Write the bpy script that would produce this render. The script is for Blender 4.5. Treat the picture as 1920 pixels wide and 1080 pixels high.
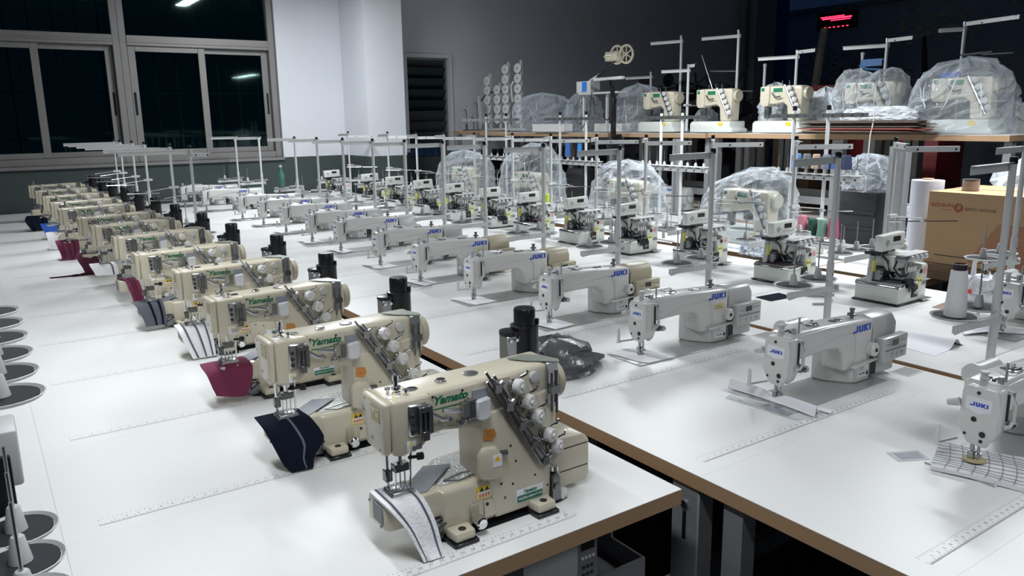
import bpy, bmesh, math, random
from mathutils import Vector, Matrix

# ------------------------------------------------------------------ clear
for o in list(bpy.data.objects):
    bpy.data.objects.remove(o)
S = bpy.context.scene
COL = S.collection
PI = math.pi
T = 0.75          # height of the sewing table tops

# ------------------------------------------------------------------ camera
yaw, pitch, roll = 0.600, 0.2125, 0.0144
fwd = Vector((math.sin(yaw) * math.cos(pitch), math.cos(yaw) * math.cos(pitch), -math.sin(pitch)))
rt = Vector((math.cos(yaw), -math.sin(yaw), 0))
dn = fwd.cross(rt)
c_, s_ = math.cos(roll), math.sin(roll)
rt2 = c_ * rt + s_ * dn
dn2 = -s_ * rt + c_ * dn
cam_d = bpy.data.cameras.new('camera')
cam = bpy.data.objects.new('camera', cam_d)
COL.objects.link(cam)
M = Matrix((rt2, -dn2, -fwd)).transposed().to_4x4()
M.translation = Vector((0, 0, T + 0.901))
cam.matrix_world = M
cam_d.sensor_width = 36.0
cam_d.lens = 36.0 * 1469.0 / 1920.0
cam_d.clip_start = 0.05
cam_d.clip_end = 200
S.camera = cam

# ------------------------------------------------------------------ world, lights, exposure
W = bpy.data.worlds.new('night')
S.world = W
W.use_nodes = True
W.node_tree.nodes['Background'].inputs[0].default_value = (0.0035, 0.009, 0.022, 1)
W.node_tree.nodes['Background'].inputs[1].default_value = 1.0
S.view_settings.view_transform = 'Standard'
S.view_settings.look = 'None'
S.view_settings.gamma = 1.0
S.view_settings.use_curve_mapping = False
S.view_settings.exposure = 0.0


def area(name, loc, sx, sy, power, col=(0.93, 0.97, 1.0), rot=(0, 0, 0), spread=PI):
    l = bpy.data.lights.new(name, 'AREA')
    l.shape = 'RECTANGLE'
    l.size, l.size_y = sx, sy
    l.energy = power
    l.color = col
    l.spread = spread
    o = bpy.data.objects.new(name, l)
    o.location = loc
    o.rotation_euler = rot
    COL.objects.link(o)
    return o


# rows of fluorescent tubes hung over the sewing tables, above the frame
def lamp(x, y, z, power, tilt=0.0, spread=150):
    """one fluorescent tube in a reflector that may hang tilted about its length (towards -x when positive)"""
    area('tube_lamp', (x, y, T + z), 0.16, 1.25, power, rot=(0, math.radians(tilt), 0), spread=math.radians(spread))


lamp(4.6, 1.9, 1.75, 50, 6, 165)
lamp(4.5, 4.4, 1.75, 54, 0, 178)
lamp(2.9, 7.5, 2.6, 98, 0, 175)
lamp(0.5, 0.9, 1.75, 17)
lamp(2.1, -1.1, 1.85, 26)  # assumed lamp behind the camera, added to brighten the machine fronts
lamp(0.5, 3.2, 1.75, 23)
lamp(0.5, 6.2, 1.75, 14)

# ------------------------------------------------------------------ materials
MATS = {}


def mat(name, col, rough=0.5, metal=0.0, bump=0.0, bscale=60.0, var=0.0, vscale=8.0, alpha=1.0, emit=0.0, coat=0.0, spec=0.5):
    if name in MATS:
        return MATS[name]
    m = bpy.data.materials.new(name)
    m.use_nodes = True
    nt = m.node_tree
    b = nt.nodes['Principled BSDF']
    b.inputs['Base Color'].default_value = (*col, 1)
    b.inputs['Roughness'].default_value = rough
    b.inputs['Metallic'].default_value = metal
    b.inputs['Alpha'].default_value = alpha
    b.inputs['Coat Weight'].default_value = coat
    b.inputs['Specular IOR Level'].default_value = spec
    if emit:
        b.inputs['Emission Color'].default_value = (*col, 1)
        b.inputs['Emission Strength'].default_value = emit
    if bump or var:
        tc = nt.nodes.new('ShaderNodeTexCoord')
    if bump:
        n = nt.nodes.new('ShaderNodeTexNoise')
        n.inputs['Scale'].default_value = bscale
        n.inputs['Detail'].default_value = 3
        nt.links.new(tc.outputs['Object'], n.inputs['Vector'])
        bp = nt.nodes.new('ShaderNodeBump')
        bp.inputs['Strength'].default_value = bump
        bp.inputs['Distance'].default_value = 0.01
        nt.links.new(n.outputs['Fac'], bp.inputs['Height'])
        nt.links.new(bp.outputs['Normal'], b.inputs['Normal'])
    if var:
        n = nt.nodes.new('ShaderNodeTexNoise')
        n.inputs['Scale'].default_value = vscale
        n.inputs['Detail'].default_value = 5
        nt.links.new(tc.outputs['Object'], n.inputs['Vector'])
        r = nt.nodes.new('ShaderNodeMix')
        r.data_type = 'RGBA'
        r.inputs[6].default_value = (*[max(0, c * (1 - var)) for c in col], 1)
        r.inputs[7].default_value = (*[min(1, c * (1 + var)) for c in col], 1)
        nt.links.new(n.outputs['Fac'], r.inputs[0])
        nt.links.new(r.outputs[2], b.inputs['Base Color'])
    MATS[name] = m
    return m


def film(name, tint, amount, rough=0.12):
    """clear plastic film: mostly see-through, with glossy creases and a little milky haze"""
    m = bpy.data.materials.new(name)
    m.use_nodes = True
    nt = m.node_tree
    nt.nodes.clear()
    out = nt.nodes.new('ShaderNodeOutputMaterial')
    tr = nt.nodes.new('ShaderNodeBsdfTransparent')
    tr.inputs[0].default_value = (*tint, 1)
    pr = nt.nodes.new('ShaderNodeBsdfPrincipled')
    pr.inputs['Base Color'].default_value = (0.82, 0.87, 0.92, 1)
    pr.inputs['Roughness'].default_value = rough
    pr.inputs['Specular IOR Level'].default_value = 0.9
    tc = nt.nodes.new('ShaderNodeTexCoord')
    n = nt.nodes.new('ShaderNodeTexNoise')
    n.inputs['Scale'].default_value = 9
    n.inputs['Detail'].default_value = 4
    n.inputs['Distortion'].default_value = 1.2
    nt.links.new(tc.outputs['Object'], n.inputs['Vector'])
    bp = nt.nodes.new('ShaderNodeBump')
    bp.inputs['Strength'].default_value = 0.9
    bp.inputs['Distance'].default_value = 0.03
    nt.links.new(n.outputs['Fac'], bp.inputs['Height'])
    nt.links.new(bp.outputs['Normal'], pr.inputs['Normal'])
    lw = nt.nodes.new('ShaderNodeLayerWeight')
    lw.inputs['Blend'].default_value = 0.35
    mr = nt.nodes.new('ShaderNodeMapRange')
    mr.inputs['To Min'].default_value = amount
    mr.inputs['To Max'].default_value = min(1, amount + 0.5)
    nt.links.new(lw.outputs['Facing'], mr.inputs['Value'])
    nt.links.new(bp.outputs['Normal'], lw.inputs['Normal'])
    mx = nt.nodes.new('ShaderNodeMixShader')
    nt.links.new(mr.outputs['Result'], mx.inputs[0])
    nt.links.new(tr.outputs[0], mx.inputs[1])
    nt.links.new(pr.outputs[0], mx.inputs[2])
    nt.links.new(mx.outputs[0], out.inputs['Surface'])
    MATS[name] = m
    return m


m_lam = mat('white_laminate', (0.80, 0.80, 0.79), 0.38, var=0.03, vscale=3)
m_edge = mat('tan_edge_band', (0.42, 0.27, 0.155), 0.5, var=0.12, vscale=5)
m_edged = mat('brown_board', (0.30, 0.18, 0.11), 0.6, var=0.25, vscale=12)
m_cream = mat('cream_enamel', (0.60, 0.55, 0.43), 0.28, coat=0.2, bump=0.03, bscale=300)
m_cream2 = mat('cream_enamel_deep', (0.47, 0.43, 0.33), 0.35)
m_wht = mat('white_enamel', (0.66, 0.65, 0.635), 0.26, coat=0.2, bump=0.02, bscale=300)
m_wht2 = mat('pale_grey_enamel', (0.53, 0.54, 0.53), 0.3)
m_beige = mat('beige_plastic', (0.50, 0.45, 0.33), 0.4)
m_ovl = mat('pale_green_enamel', (0.63, 0.66, 0.62), 0.3, coat=0.15)
m_chrome = mat('chrome', (0.72, 0.73, 0.74), 0.12, 1.0)
m_steel = mat('brushed_steel', (0.45, 0.46, 0.47), 0.32, 1.0)
m_dsteel = mat('dark_steel', (0.20, 0.205, 0.21), 0.25, 0.85)
m_bed = mat('machine_bed_plate', (0.46, 0.47, 0.46), 0.3, 0.35)
m_alu = mat('silver_paint', (0.66, 0.67, 0.67), 0.34, 0.1)
m_black = mat('black_plastic', (0.008, 0.009, 0.013), 0.3)
m_rub = mat('black_foam_pad', (0.02, 0.021, 0.026), 0.85)
m_grey = mat('grey_plastic', (0.22, 0.23, 0.25), 0.5)
m_lgrey = mat('light_grey_plastic', (0.52, 0.53, 0.53), 0.45)
m_greyblue = mat('grey_blue_plate', (0.27, 0.29, 0.33), 0.45)
m_clear = mat('clear_plastic', (0.80, 0.82, 0.86), 0.2, alpha=0.6)
m_blue = mat('blue_print', (0.015, 0.07, 0.50), 0.4)
m_green = mat('green_print', (0.01, 0.17, 0.085), 0.4)
m_gold = mat('gold_print', (0.36, 0.31, 0.13), 0.35, 0.4)
m_yel = mat('yellow_sticker', (0.80, 0.55, 0.04), 0.5)
m_yel2 = mat('pale_yellow_sticker', (0.78, 0.74, 0.18), 0.5)
m_org = mat('orange_sticker', (0.62, 0.25, 0.06), 0.5)
m_paper = mat('white_paper', (0.82, 0.82, 0.86), 0.7)
m_ink = mat('black_ink', (0.02, 0.02, 0.022), 0.6)
m_ink2 = mat('grey_ruler_print', (0.2, 0.2, 0.2), 0.6)
m_red = mat('red_print', (0.65, 0.08, 0.06), 0.5)
m_lcd = mat('dark_display', (0.02, 0.022, 0.02), 0.15)
m_leg = mat('grey_steel_paint', (0.30, 0.31, 0.32), 0.45, 0.3, var=0.1)
m_cart = mat('cardboard', (0.46, 0.30, 0.165), 0.75, var=0.08, vscale=10)
m_dcart = mat('dark_cardboard', (0.13, 0.095, 0.075), 0.8, var=0.3, vscale=20)
m_terry = mat('white_terry', (0.90, 0.90, 0.92), 0.95, bump=0.35, bscale=160)
m_stripe = mat('grey_stripe_cloth', (0.12, 0.125, 0.16), 0.9)
m_navy = mat('navy_cloth', (0.008, 0.011, 0.022), 0.95, bump=0.2, bscale=90, spec=.1)
m_burg = mat('burgundy_cloth', (0.17, 0.018, 0.062), 0.8, bump=0.3, bscale=70)
m_burg2 = mat('dark_burgundy_cloth', (0.085, 0.013, 0.034), 0.85, bump=0.4, bscale=60)
m_gcloth = mat('slate_grey_cloth', (0.105, 0.11, 0.135), 0.9, bump=0.2, bscale=90)
m_bluec = mat('blue_cloth', (0.03, 0.12, 0.52), 0.8)
m_film = film('clear_film', (0.94, 0.96, 0.98), 0.07)
m_film2 = film('milky_film', (0.92, 0.94, 0.96), 0.16, 0.15)
m_filmw = film('white_film', (0.9, 0.92, 0.94), 0.72, 0.3)

# ------------------------------------------------------------------ mesh helpers


class MB:
    def __init__(self):
        self.v, self.f = [], []

    def add(self, v, f):
        n = len(self.v)
        self.v += [tuple(p) for p in v]
        self.f += [[i + n for i in q] for q in f]
        return self

    def box(self, c, s, rot=None):
        hx, hy, hz = s[0] / 2, s[1] / 2, s[2] / 2
        P = [Vector((x, y, z)) for x in (-hx, hx) for y in (-hy, hy) for z in (-hz, hz)]
        if rot is not None:
            P = [rot @ p for p in P]
        P = [p + Vector(c) for p in P]
        return self.add(P, [(0, 1, 3, 2), (4, 6, 7, 5), (0, 4, 5, 1), (2, 3, 7, 6), (0, 2, 6, 4), (1, 5, 7, 3)])

    def bb(self, x0, x1, y0, y1, z0, z1):
        return self.box(((x0 + x1) / 2, (y0 + y1) / 2, (z0 + z1) / 2), (abs(x1 - x0), abs(y1 - y0), abs(z1 - z0)))

    def prism(self, pts, ax, a, b):
        n = len(pts)

        def put(p, t):
            return (t, p[0], p[1]) if ax == 'x' else (p[0], t, p[1]) if ax == 'y' else (p[0], p[1], t)
        V = [put(p, a) for p in pts] + [put(p, b) for p in pts]
        F = [list(range(n))[::-1], list(range(n, 2 * n))] + [[i, (i + 1) % n, n + (i + 1) % n, n + i] for i in range(n)]
        return self.add(V, F)

    def cyl(self, p, q, r, r2=None, n=14, cap=True):
        return self.tube([p, q], [r, r if r2 is None else r2], n, cap)

    def tube(self, path, r, n=8, cap=True):
        P = [Vector(p) for p in path]
        R = r if isinstance(r, (list, tuple)) else [r] * len(P)
        V, F = [], []
        up = Vector((0, 0, 1))
        for i, p in enumerate(P):
            d = (P[min(i + 1, len(P) - 1)] - P[max(i - 1, 0)])
            if d.length < 1e-9:
                d = Vector((0, 0, 1))
            d.normalize()
            u = up if abs(d.dot(up)) < 0.95 else Vector((0, 1, 0))
            a = d.cross(u).normalized()
            b = d.cross(a)
            for k in range(n):
                t = 2 * PI * k / n
                V.append(p + R[i] * (math.cos(t) * a + math.sin(t) * b))
        for i in range(len(P) - 1):
            for k in range(n):
                F.append((i * n + k, i * n + (k + 1) % n, (i + 1) * n + (k + 1) % n, (i + 1) * n + k))
        if cap:
            F.append(list(range(n))[::-1])
            F.append([(len(P) - 1) * n + k for k in range(n)])
        return self.add(V, F)

    def lathe(self, prof, o=(0, 0, 0), d=(0, 0, 1), n=18):
        o, d = Vector(o), Vector(d).normalized()
        return self.tube([o + d * z for _, z in prof], [max(r, 1e-4) for r, _ in prof], n) if False else self._lathe(prof, o, d, n)

    def _lathe(self, prof, o, d, n):
        u = Vector((0, 0, 1)) if abs(d.z) < 0.9 else Vector((1, 0, 0))
        a = d.cross(u).normalized()
        b = d.cross(a)
        V, F = [], []
        for r, z in prof:
            for k in range(n):
                t = 2 * PI * k / n
                V.append(o + d * z + max(r, 1e-5) * (math.cos(t) * a + math.sin(t) * b))
        for i in range(len(prof) - 1):
            for k in range(n):
                F.append((i * n + k, i * n + (k + 1) % n, (i + 1) * n + (k + 1) % n, (i + 1) * n + k))
        F.append(list(range(n))[::-1])
        F.append([(len(prof) - 1) * n + k for k in range(n)])
        return self.add(V, F)

    def ball(self, c, r, n=12):
        r = (r, r, r) if not isinstance(r, (tuple, list)) else r
        m = n // 2
        V, F = [], []
        for i in range(m + 1):
            a = PI * i / m
            for k in range(n):
                t = 2 * PI * k / n
                s = max(math.sin(a), 1e-4)
                V.append((c[0] + r[0] * s * math.cos(t), c[1] + r[1] * s * math.sin(t), c[2] + r[2] * math.cos(a)))
        for i in range(m):
            for k in range(n):
                F.append((i * n + k, (i + 1) * n + k, (i + 1) * n + (k + 1) % n, i * n + (k + 1) % n))
        return self.add(V, F)

    def grid(self, fn, nu, nv):
        V = [fn(i / nu, j / nv) for i in range(nu + 1) for j in range(nv + 1)]
        F = [(i * (nv + 1) + j, (i + 1) * (nv + 1) + j, (i + 1) * (nv + 1) + j + 1, i * (nv + 1) + j + 1) for i in range(nu) for j in range(nv)]
        return self.add(V, F)

    def merge(self, other):
        return self.add(other.v, other.f)

    def mesh(self, name, m, bev=0.0, seg=2, ang=32, smooth=True, thick=0.0):
        me = bpy.data.meshes.new(name)
        bm = bmesh.new()
        vs = [bm.verts.new(v) for v in self.v]
        for f in self.f:
            try:
                bm.faces.new([vs[i] for i in f])
            except ValueError:
                pass
        bmesh.ops.recalc_face_normals(bm, faces=bm.faces)
        if thick:
            bmesh.ops.solidify(bm, geom=bm.faces[:], thickness=thick)
        if bev:
            es = [e for e in bm.edges if len(e.link_faces) == 2 and e.calc_face_angle(0) > math.radians(ang)]
            bmesh.ops.bevel(bm, geom=es, offset=bev, segments=seg, affect='EDGES', profile=0.5, clamp_overlap=True)
        bm.to_mesh(me)
        bm.free()
        if smooth:
            for p in me.polygons:
                p.use_smooth = True
            me.set_sharp_from_angle(angle=math.radians(38))
        me.materials.append(m)
        return me

    def build(self, name, m, parent=None, bev=0.0, seg=2, ang=32, smooth=True, thick=0.0, loc=None, rot=None):
        return ob(name, self.mesh(name, m, bev, seg, ang, smooth, thick), parent, loc, rot)


def ob(name, me, parent=None, loc=None, rot=None):
    o = bpy.data.objects.new(name, me)
    COL.objects.link(o)
    if parent:
        o.parent = parent
    if loc:
        o.location = loc
    if rot:
        o.rotation_euler = rot
    return o


def tag(o, label=None, cat=None, group=None, kind=None):
    if label:
        o['label'] = label
    if cat:
        o['category'] = cat
    if group:
        o['group'] = group
    if kind:
        o['kind'] = kind
    return o


def root(name, loc, rz=0.0, label=None, cat=None, group=None):
    o = bpy.data.objects.new(name, None)
    o.empty_display_size = 0.05
    COL.objects.link(o)
    o.location = loc
    o.rotation_euler = (0, 0, rz)
    return tag(o, label, cat, group)


def dup(src, loc, rz=None, label=None, group=None, skip=()):
    r = src.copy()
    COL.objects.link(r)
    r.location = loc
    if rz is not None:
        r.rotation_euler = (0, 0, rz)
    if label:
        r['label'] = label
    if group:
        r['group'] = group
    for ch in list(src.children):
        if ch.name.split('.')[0] in skip:
            continue
        c = ch.copy()
        COL.objects.link(c)
        c.parent = r
        for g in list(ch.children):
            d = g.copy()
            COL.objects.link(d)
            d.parent = c
    return r


def child(o, nm):
    return [c for c in o.children if c.name.split('.')[0] == nm]


TXT = {}


def text(name, s, size, m, parent, loc, rot, shear=0.0, bold=0.0, ext=0.0004, align='CENTER', sx=1.0):
    key = (s, size, m.name, shear, bold, ext, align, sx)
    if key not in TXT:
        cu = bpy.data.curves.new(name, 'FONT')
        cu.body = s
        cu.size = size
        cu.shear = shear
        cu.offset = bold
        cu.extrude = ext
        cu.align_x = align
        cu.align_y = 'CENTER'
        cu.resolution_u = 2
        tmp = bpy.data.objects.new('tmp', cu)
        me = bpy.data.meshes.new_from_object(tmp)
        bpy.data.objects.remove(tmp)
        bpy.data.curves.remove(cu)
        me.name = name
        if sx != 1.0:
            me.transform(Matrix.Diagonal((sx, 1, 1, 1)))
        me.materials.clear()
        me.materials.append(m)
        TXT[key] = me
    return ob(name, TXT[key], parent, loc, rot)


FRONT = (PI / 2, 0, 0)           # text facing -y
LEFT = (PI / 2, 0, -PI / 2)      # text facing -x
FLAT = (0, 0, 0)
BOLD_LOGO = [[(-.2, 0), (.95, 0), (1.15, .18), (1.15, 1), (.75, 1), (.75, .3), (-.05, .3)],
             [(1.4, 1), (1.4, .18), (1.58, 0), (2.32, 0), (2.5, .18), (2.5, 1), (2.1, 1), (2.1, .3), (1.8, .3), (1.8, 1)],
             [(2.72, 0), (2.72, 1), (3.12, 1), (3.12, .62), (3.5, 1), (4.02, 1), (3.45, .5), (4.02, 0), (3.5, 0), (3.12, .38), (3.12, 0)],
             [(4.18, 0), (4.18, 1), (4.58, 1), (4.58, 0)]]
LOGO = {}


def juki(parent, w, loc, rot, name='logo'):
    if w not in LOGO:
        k = w / 4.78
        mb = MB()
        for L in BOLD_LOGO:
            mb.prism([((x - 2.19) * k, (y - .5) * k * 1.12) for x, y in L], 'z', 0, 0.0008)
        LOGO[w] = mb.mesh(name, m_blue, smooth=False)
    return ob(name, LOGO[w], parent, loc, rot)


ORD = ['first', 'second', 'third', 'fourth', 'fifth', 'sixth', 'seventh', 'eighth', 'ninth', 'tenth', 'eleventh', 'twelfth', 'thirteenth', 'fourteenth',
       'fifteenth', 'sixteenth', 'seventeenth']
rnd = random.Random(7)
#%%NEXT%%
# ------------------------------------------------------------------ the setting
WY = 9.75         # face of the back wall
m_wall = bpy.data.materials.new('two_tone_wall_paint')
m_wall.use_nodes = True
nt = m_wall.node_tree
b = nt.nodes['Principled BSDF']
b.inputs['Roughness'].default_value = 0.7
ge = nt.nodes.new('ShaderNodeNewGeometry')
sx = nt.nodes.new('ShaderNodeSeparateXYZ')
nt.links.new(ge.outputs['Position'], sx.inputs[0])
no = nt.nodes.new('ShaderNodeTexNoise')
no.inputs['Scale'].default_value = 1.3
no.inputs['Detail'].default_value = 8
nt.links.new(ge.outputs['Position'], no.inputs['Vector'])
gt = nt.nodes.new('ShaderNodeMath')
gt.operation = 'GREATER_THAN'
gt.inputs[1].default_value = T + 0.475
nt.links.new(sx.outputs['Z'], gt.inputs[0])
mx = nt.nodes.new('ShaderNodeMix')
mx.data_type = 'RGBA'
mx.inputs[6].default_value = (0.050, 0.068, 0.066, 1)
nw = nt.nodes.new('ShaderNodeMix')
nw.data_type = 'RGBA'
nw.inputs[6].default_value = (0.66, 0.68, 0.73, 1)
nw.inputs[7].default_value = (0.77, 0.78, 0.82, 1)
nt.links.new(no.outputs['Fac'], nw.inputs[0])
nt.links.new(nw.outputs[2], mx.inputs[7])
nt.links.new(gt.outputs[0], mx.inputs[0])
nt.links.new(mx.outputs[2], b.inputs['Base Color'])
m_floor = mat('dark_concrete', (0.075, 0.075, 0.08), 0.7, var=0.3, vscale=2, bump=0.1, bscale=20)
m_frame = mat('dull_aluminium_frame', (0.25, 0.24, 0.235), 0.5, 0.3, var=0.12, vscale=4)
m_glass = bpy.data.materials.new('dark_green_glass')
m_glass.use_nodes = True
nt = m_glass.node_tree
nt.nodes.clear()
o_ = nt.nodes.new('ShaderNodeOutputMaterial')
t_ = nt.nodes.new('ShaderNodeBsdfTransparent')
t_.inputs[0].default_value = (0.25, 0.5, 0.42, 1)
g_ = nt.nodes.new('ShaderNodeBsdfGlossy')
g_.inputs['Color'].default_value = (0.8, 1.0, 0.95, 1)
g_.inputs['Roughness'].default_value = 0.04
l_ = nt.nodes.new('ShaderNodeFresnel')
l_.inputs[0].default_value = 1.35
x_ = nt.nodes.new('ShaderNodeMixShader')
nt.links.new(l_.outputs[0], x_.inputs[0])
nt.links.new(t_.outputs[0], x_.inputs[1])
nt.links.new(g_.outputs[0], x_.inputs[2])
nt.links.new(x_.outputs[0], o_.inputs['Surface'])


def struct(name, mb, m, **k):
    return tag(mb.build(name, m, **k), kind='structure')


struct('floor', MB().bb(-3.4, 16, -2.5, 16, -0.1, 0), m_floor, smooth=False)
struct('ceiling', MB().bb(-3.4, 12.7, -2.5, 10.2, 4.3, 4.4), mat('ceiling_paint', (0.35, 0.36, 0.38), 0.8), smooth=False)
struct('wall_left', MB().bb(-3.4, -3.2, -2.5, 10.0, 0, 4.3), m_wall, smooth=False)  # side wall out of view, added for its indirect light
wx1 = 3.26
w = MB()
w.bb(-3.2, wx1, WY, WY + .24, 0, T + .47)                    # under the big window
w.bb(-3.2, wx1, WY, WY + .24, T + 3.0, 4.3)
w.bb(wx1, 5.02, WY, WY + .24, 0, 4.3)
w.bb(5.02, 5.66, WY, WY + .24, 0, T + .40)                   # around the louvre window
w.bb(5.02, 5.66, WY, WY + .24, T + 1.73, 4.3)
w.bb(5.66, 12.3, WY, WY + .24, 0, 4.3)
struct('wall_back', w, m_wall, smooth=False)
struct('column', MB().bb(4.09, 4.60, 9.03, WY - .001, 0, 4.3), m_wall, smooth=False)
struct('trim_1', MB().bb(-3.2, wx1, WY - .03, WY, T + .445, T + .48), m_frame, smooth=False)
# corner pilaster and down-pipe at the open end of the back wall
struct('pillar', MB().bb(11.75, 12.3, 9.45, WY - .001, 0, 4.3), mat('grey_render', (0.30, 0.31, 0.34), 0.8), smooth=False)
struct('trim_2', MB().cyl((11.62, 9.62, 0), (11.62, 9.62, 4.2), .07, n=16), m_grey)


def window(name, x0, x1):
    """one bay: outer frame, transom, two sliding sashes below, a fixed light above"""
    z0, zr0, zr1, z1 = T + .50, T + 1.75, T + 1.86, T + 3.0
    y = WY + .08
    r = root(name, (0, 0, 0))
    tag(r, kind='structure')
    f = MB()
    f.bb(x0, x0 + .07, y - .06, y + .08, z0 - .02, z1)
    f.bb(x1 - .07, x1, y - .06, y + .08, z0 - .02, z1)
    f.bb(x0 + .07, x1 - .07, y - .06, y + .08, z0 - .02, z0 + .055)
    f.bb(x0 + .07, x1 - .07, y - .065, y + .08, zr0, zr1)
    f.build('frame', m_frame, r, bev=.004, seg=1)
    MB().bb(x0 + .07, x1 - .07, y - .075, y - .066, zr0 + .035, zr0 + .05).build('rail', m_frame, r)
    xm = (x0 + x1) / 2
    for a, b_, yy in ((x0 + .075, xm + .04, y - .02), (xm - .04, x1 - .075, y + .025)):
        s = MB()
        s.bb(a, a + .075, yy - .018, yy + .018, z0 + .057, zr0 - .002)
        s.bb(b_ - .075, b_, yy - .018, yy + .018, z0 + .057, zr0 - .002)
        s.bb(a + .075, b_ - .075, yy - .018, yy + .018, z0 + .057, z0 + .115)
        s.bb(a + .075, b_ - .075, yy - .018, yy + .018, zr0 - .06, zr0 - .002)
        so = s.build('sash', m_frame, r, bev=.003, seg=1)
        MB().bb(a + .075, b_ - .075, yy - .004, yy + .004, z0 + .115, zr0 - .06).build('pane', m_glass, so, smooth=False)
        hx = a + .03 if a < xm - .2 else b_ - .03
        MB().bb(hx - .012, hx + .012, yy - .022, yy - .0181, T + 1.0, T + 1.25).build('latch', m_black, so)
    MB().bb(x0 + .07, x1 - .07, y - .004, y + .004, zr1, z1).build('pane', m_glass, r, smooth=False)
    # security bars outside the glass, with scrolled heads
    g = MB()
    n = 7
    for i in range(n):
        xx = x0 + .15 + (x1 - x0 - .3) * i / (n - 1)
        g.cyl((xx, WY + .30, z0 - .1), (xx, WY + .30, z1), .008, n=6)
        if i % 2:
            g.tube([(xx + .07 * math.cos(t) - .07, WY + .30, T + 1.45 + .09 * math.sin(t)) for t in [PI * k / 8 for k in range(9)]], .006, 5)
    for zz in (T + .75, T + 1.25, T + 2.2, T + 2.6):
        g.cyl((x0, WY + .30, zz), (x1, WY + .30, zz), .007, n=6)
    g.build('grille', mat('rusty_bar', (0.16, 0.17, 0.16), 0.6), r)
    return r


window('window_1', -1.75, -.10)
window('window_2', -.10, 1.54)
window('window_3', 1.54, 3.245)
# louvre window: seven tilted blades of dark glass in a white reveal, lower opening empty
r = root('window_4', (0, 0, 0))
tag(r, kind='structure')
m_blade = mat('dark_louvre_glass', (0.006, 0.022, 0.024), 0.25)
m_blade2 = mat('dusty_louvre_glass', (0.035, 0.04, 0.042), 0.45)
for i in range(8):
    zc = T + 1.68 - i * .145
    MB().box((5.34, WY + .09, zc), (.60, .008, .16), Matrix.Rotation(math.radians(28), 3, 'X')).build('slat', m_blade if 0 < i < 5 else m_blade2, r, smooth=False)
f = MB()
f.bb(5.02, 5.045, WY + .05, WY + .2, T + .40, T + 1.73)
f.bb(5.635, 5.66, WY + .05, WY + .2, T + .40, T + 1.73)
f.bb(5.045, 5.635, WY + .05, WY + .2, T + 1.705, T + 1.73)
f.build('frame', m_frame, r)
f = MB()
f.bb(5.661, 5.71, WY - .02, WY - .001, T + .42, T + 1.78)
f.bb(5.0, 5.661, WY - .02, WY - .001, T + 1.735, T + 1.78)
struct('trim_3', f, m_wall, smooth=False)
# bars seen below the blades
g = MB()
for i in range(5):
    g.cyl((5.1 + i * .12, WY + .3, T + .38), (5.1 + i * .12, WY + .3, T + 1.8), .009, n=6)
g.build('grille', MATS['rusty_bar'], r)

# ------------------------------------------------------------------ sewing tables
TW, TD = 1.2835, 0.6046
rul = MB()
X0 = -TW / 2 + .075
for i in range(0, 36 * 8 + 1):
    h = .012 if i % 8 == 0 else .008 if i % 4 == 0 else .005
    xx = X0 + i * .0254 / 8
    if i % 2 == 0 or i < 160:
        rul.add([(xx, 0, 0), (xx + .0009, 0, 0), (xx + .0009, h, 0), (xx, h, 0)], [(0, 1, 2, 3)])
rul.add([(X0, 0, 0), (X0 + .9144, 0, 0), (X0 + .9144, .0009, 0), (X0, .0009, 0)], [(0, 1, 2, 3)])
for i in range(91):
    xx = X0 + i * .01
    h = .009 if i % 5 == 0 else .005
    rul.add([(xx, .034 - h, 0), (xx + .0009, .034 - h, 0), (xx + .0009, .034, 0), (xx, .034, 0)], [(0, 1, 2, 3)])
ruler_me = rul.mesh('ruler_print', m_ink2, smooth=False)
bm = bmesh.new()
bm.from_mesh(ruler_me)
for i in range(1, 36):
    o = text('numbers', str(i), .011, m_ink2, None, (0, 0, 0), FLAT, ext=0)
    me = o.data.copy()
    me.transform(Matrix.Translation((X0 + i * .0254 + .008, .017, 0)))
    bm.from_mesh(me)
    bpy.data.objects.remove(o)
    bpy.data.meshes.remove(me)
bm.to_mesh(ruler_me)
bm.free()


def make_table():
    r = root('sewing_table', (0, 0, 0))
    MB().bb(-TW / 2, TW / 2, -TD / 2, TD / 2, T - .0015, T).build('tabletop', m_lam, r, smooth=False)
    MB().bb(-TW / 2, TW / 2, -TD / 2, TD / 2, T - .040, T - .0016).build('edge_band', m_edge, r, smooth=False)
    ob('ruler_print', ruler_me, r, (0, -TD / 2 + .05, T + .0004))
    for sx in (-1, 1):
        l = MB().bb(sx * .605 - .03, sx * .605 + .03, -.297, -.202, .06, T - .045)
        l.bb(sx * .605 - .035, sx * .605 + .035, -.297, .24, .02, .06)
        lo = l.build('leg', m_leg, r, bev=.004, seg=1)
        MB().bb(sx * .6355, sx * .6365, -.256, -.244, T - .20, T - .12).build('slot', m_black, lo)
        MB().cyl((sx * .6355, -.25, T - .10), (sx * .640, -.25, T - .10), .012, n=8).build('bolt', m_chrome, lo)
        MB().bb(sx * .605 - .025, sx * .605 + .025, .17, .23, .06, T - .045).build('leg', m_leg, r)
    MB().bb(-.555, .555, -.02, .02, .16, .22).build('stretcher', m_leg, r)
    return r


table0 = make_table()
used = [0]


def table(cx, cy, dz, label, group, rz=0.0):
    if not used[0]:
        used[0] = 1
        table0.location = (cx, cy, dz)
        tag(table0, label, 'table', group)
        table0.rotation_euler.z = rz
        return table0
    return dup(table0, (cx, cy, dz), rz, label, group)


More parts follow.
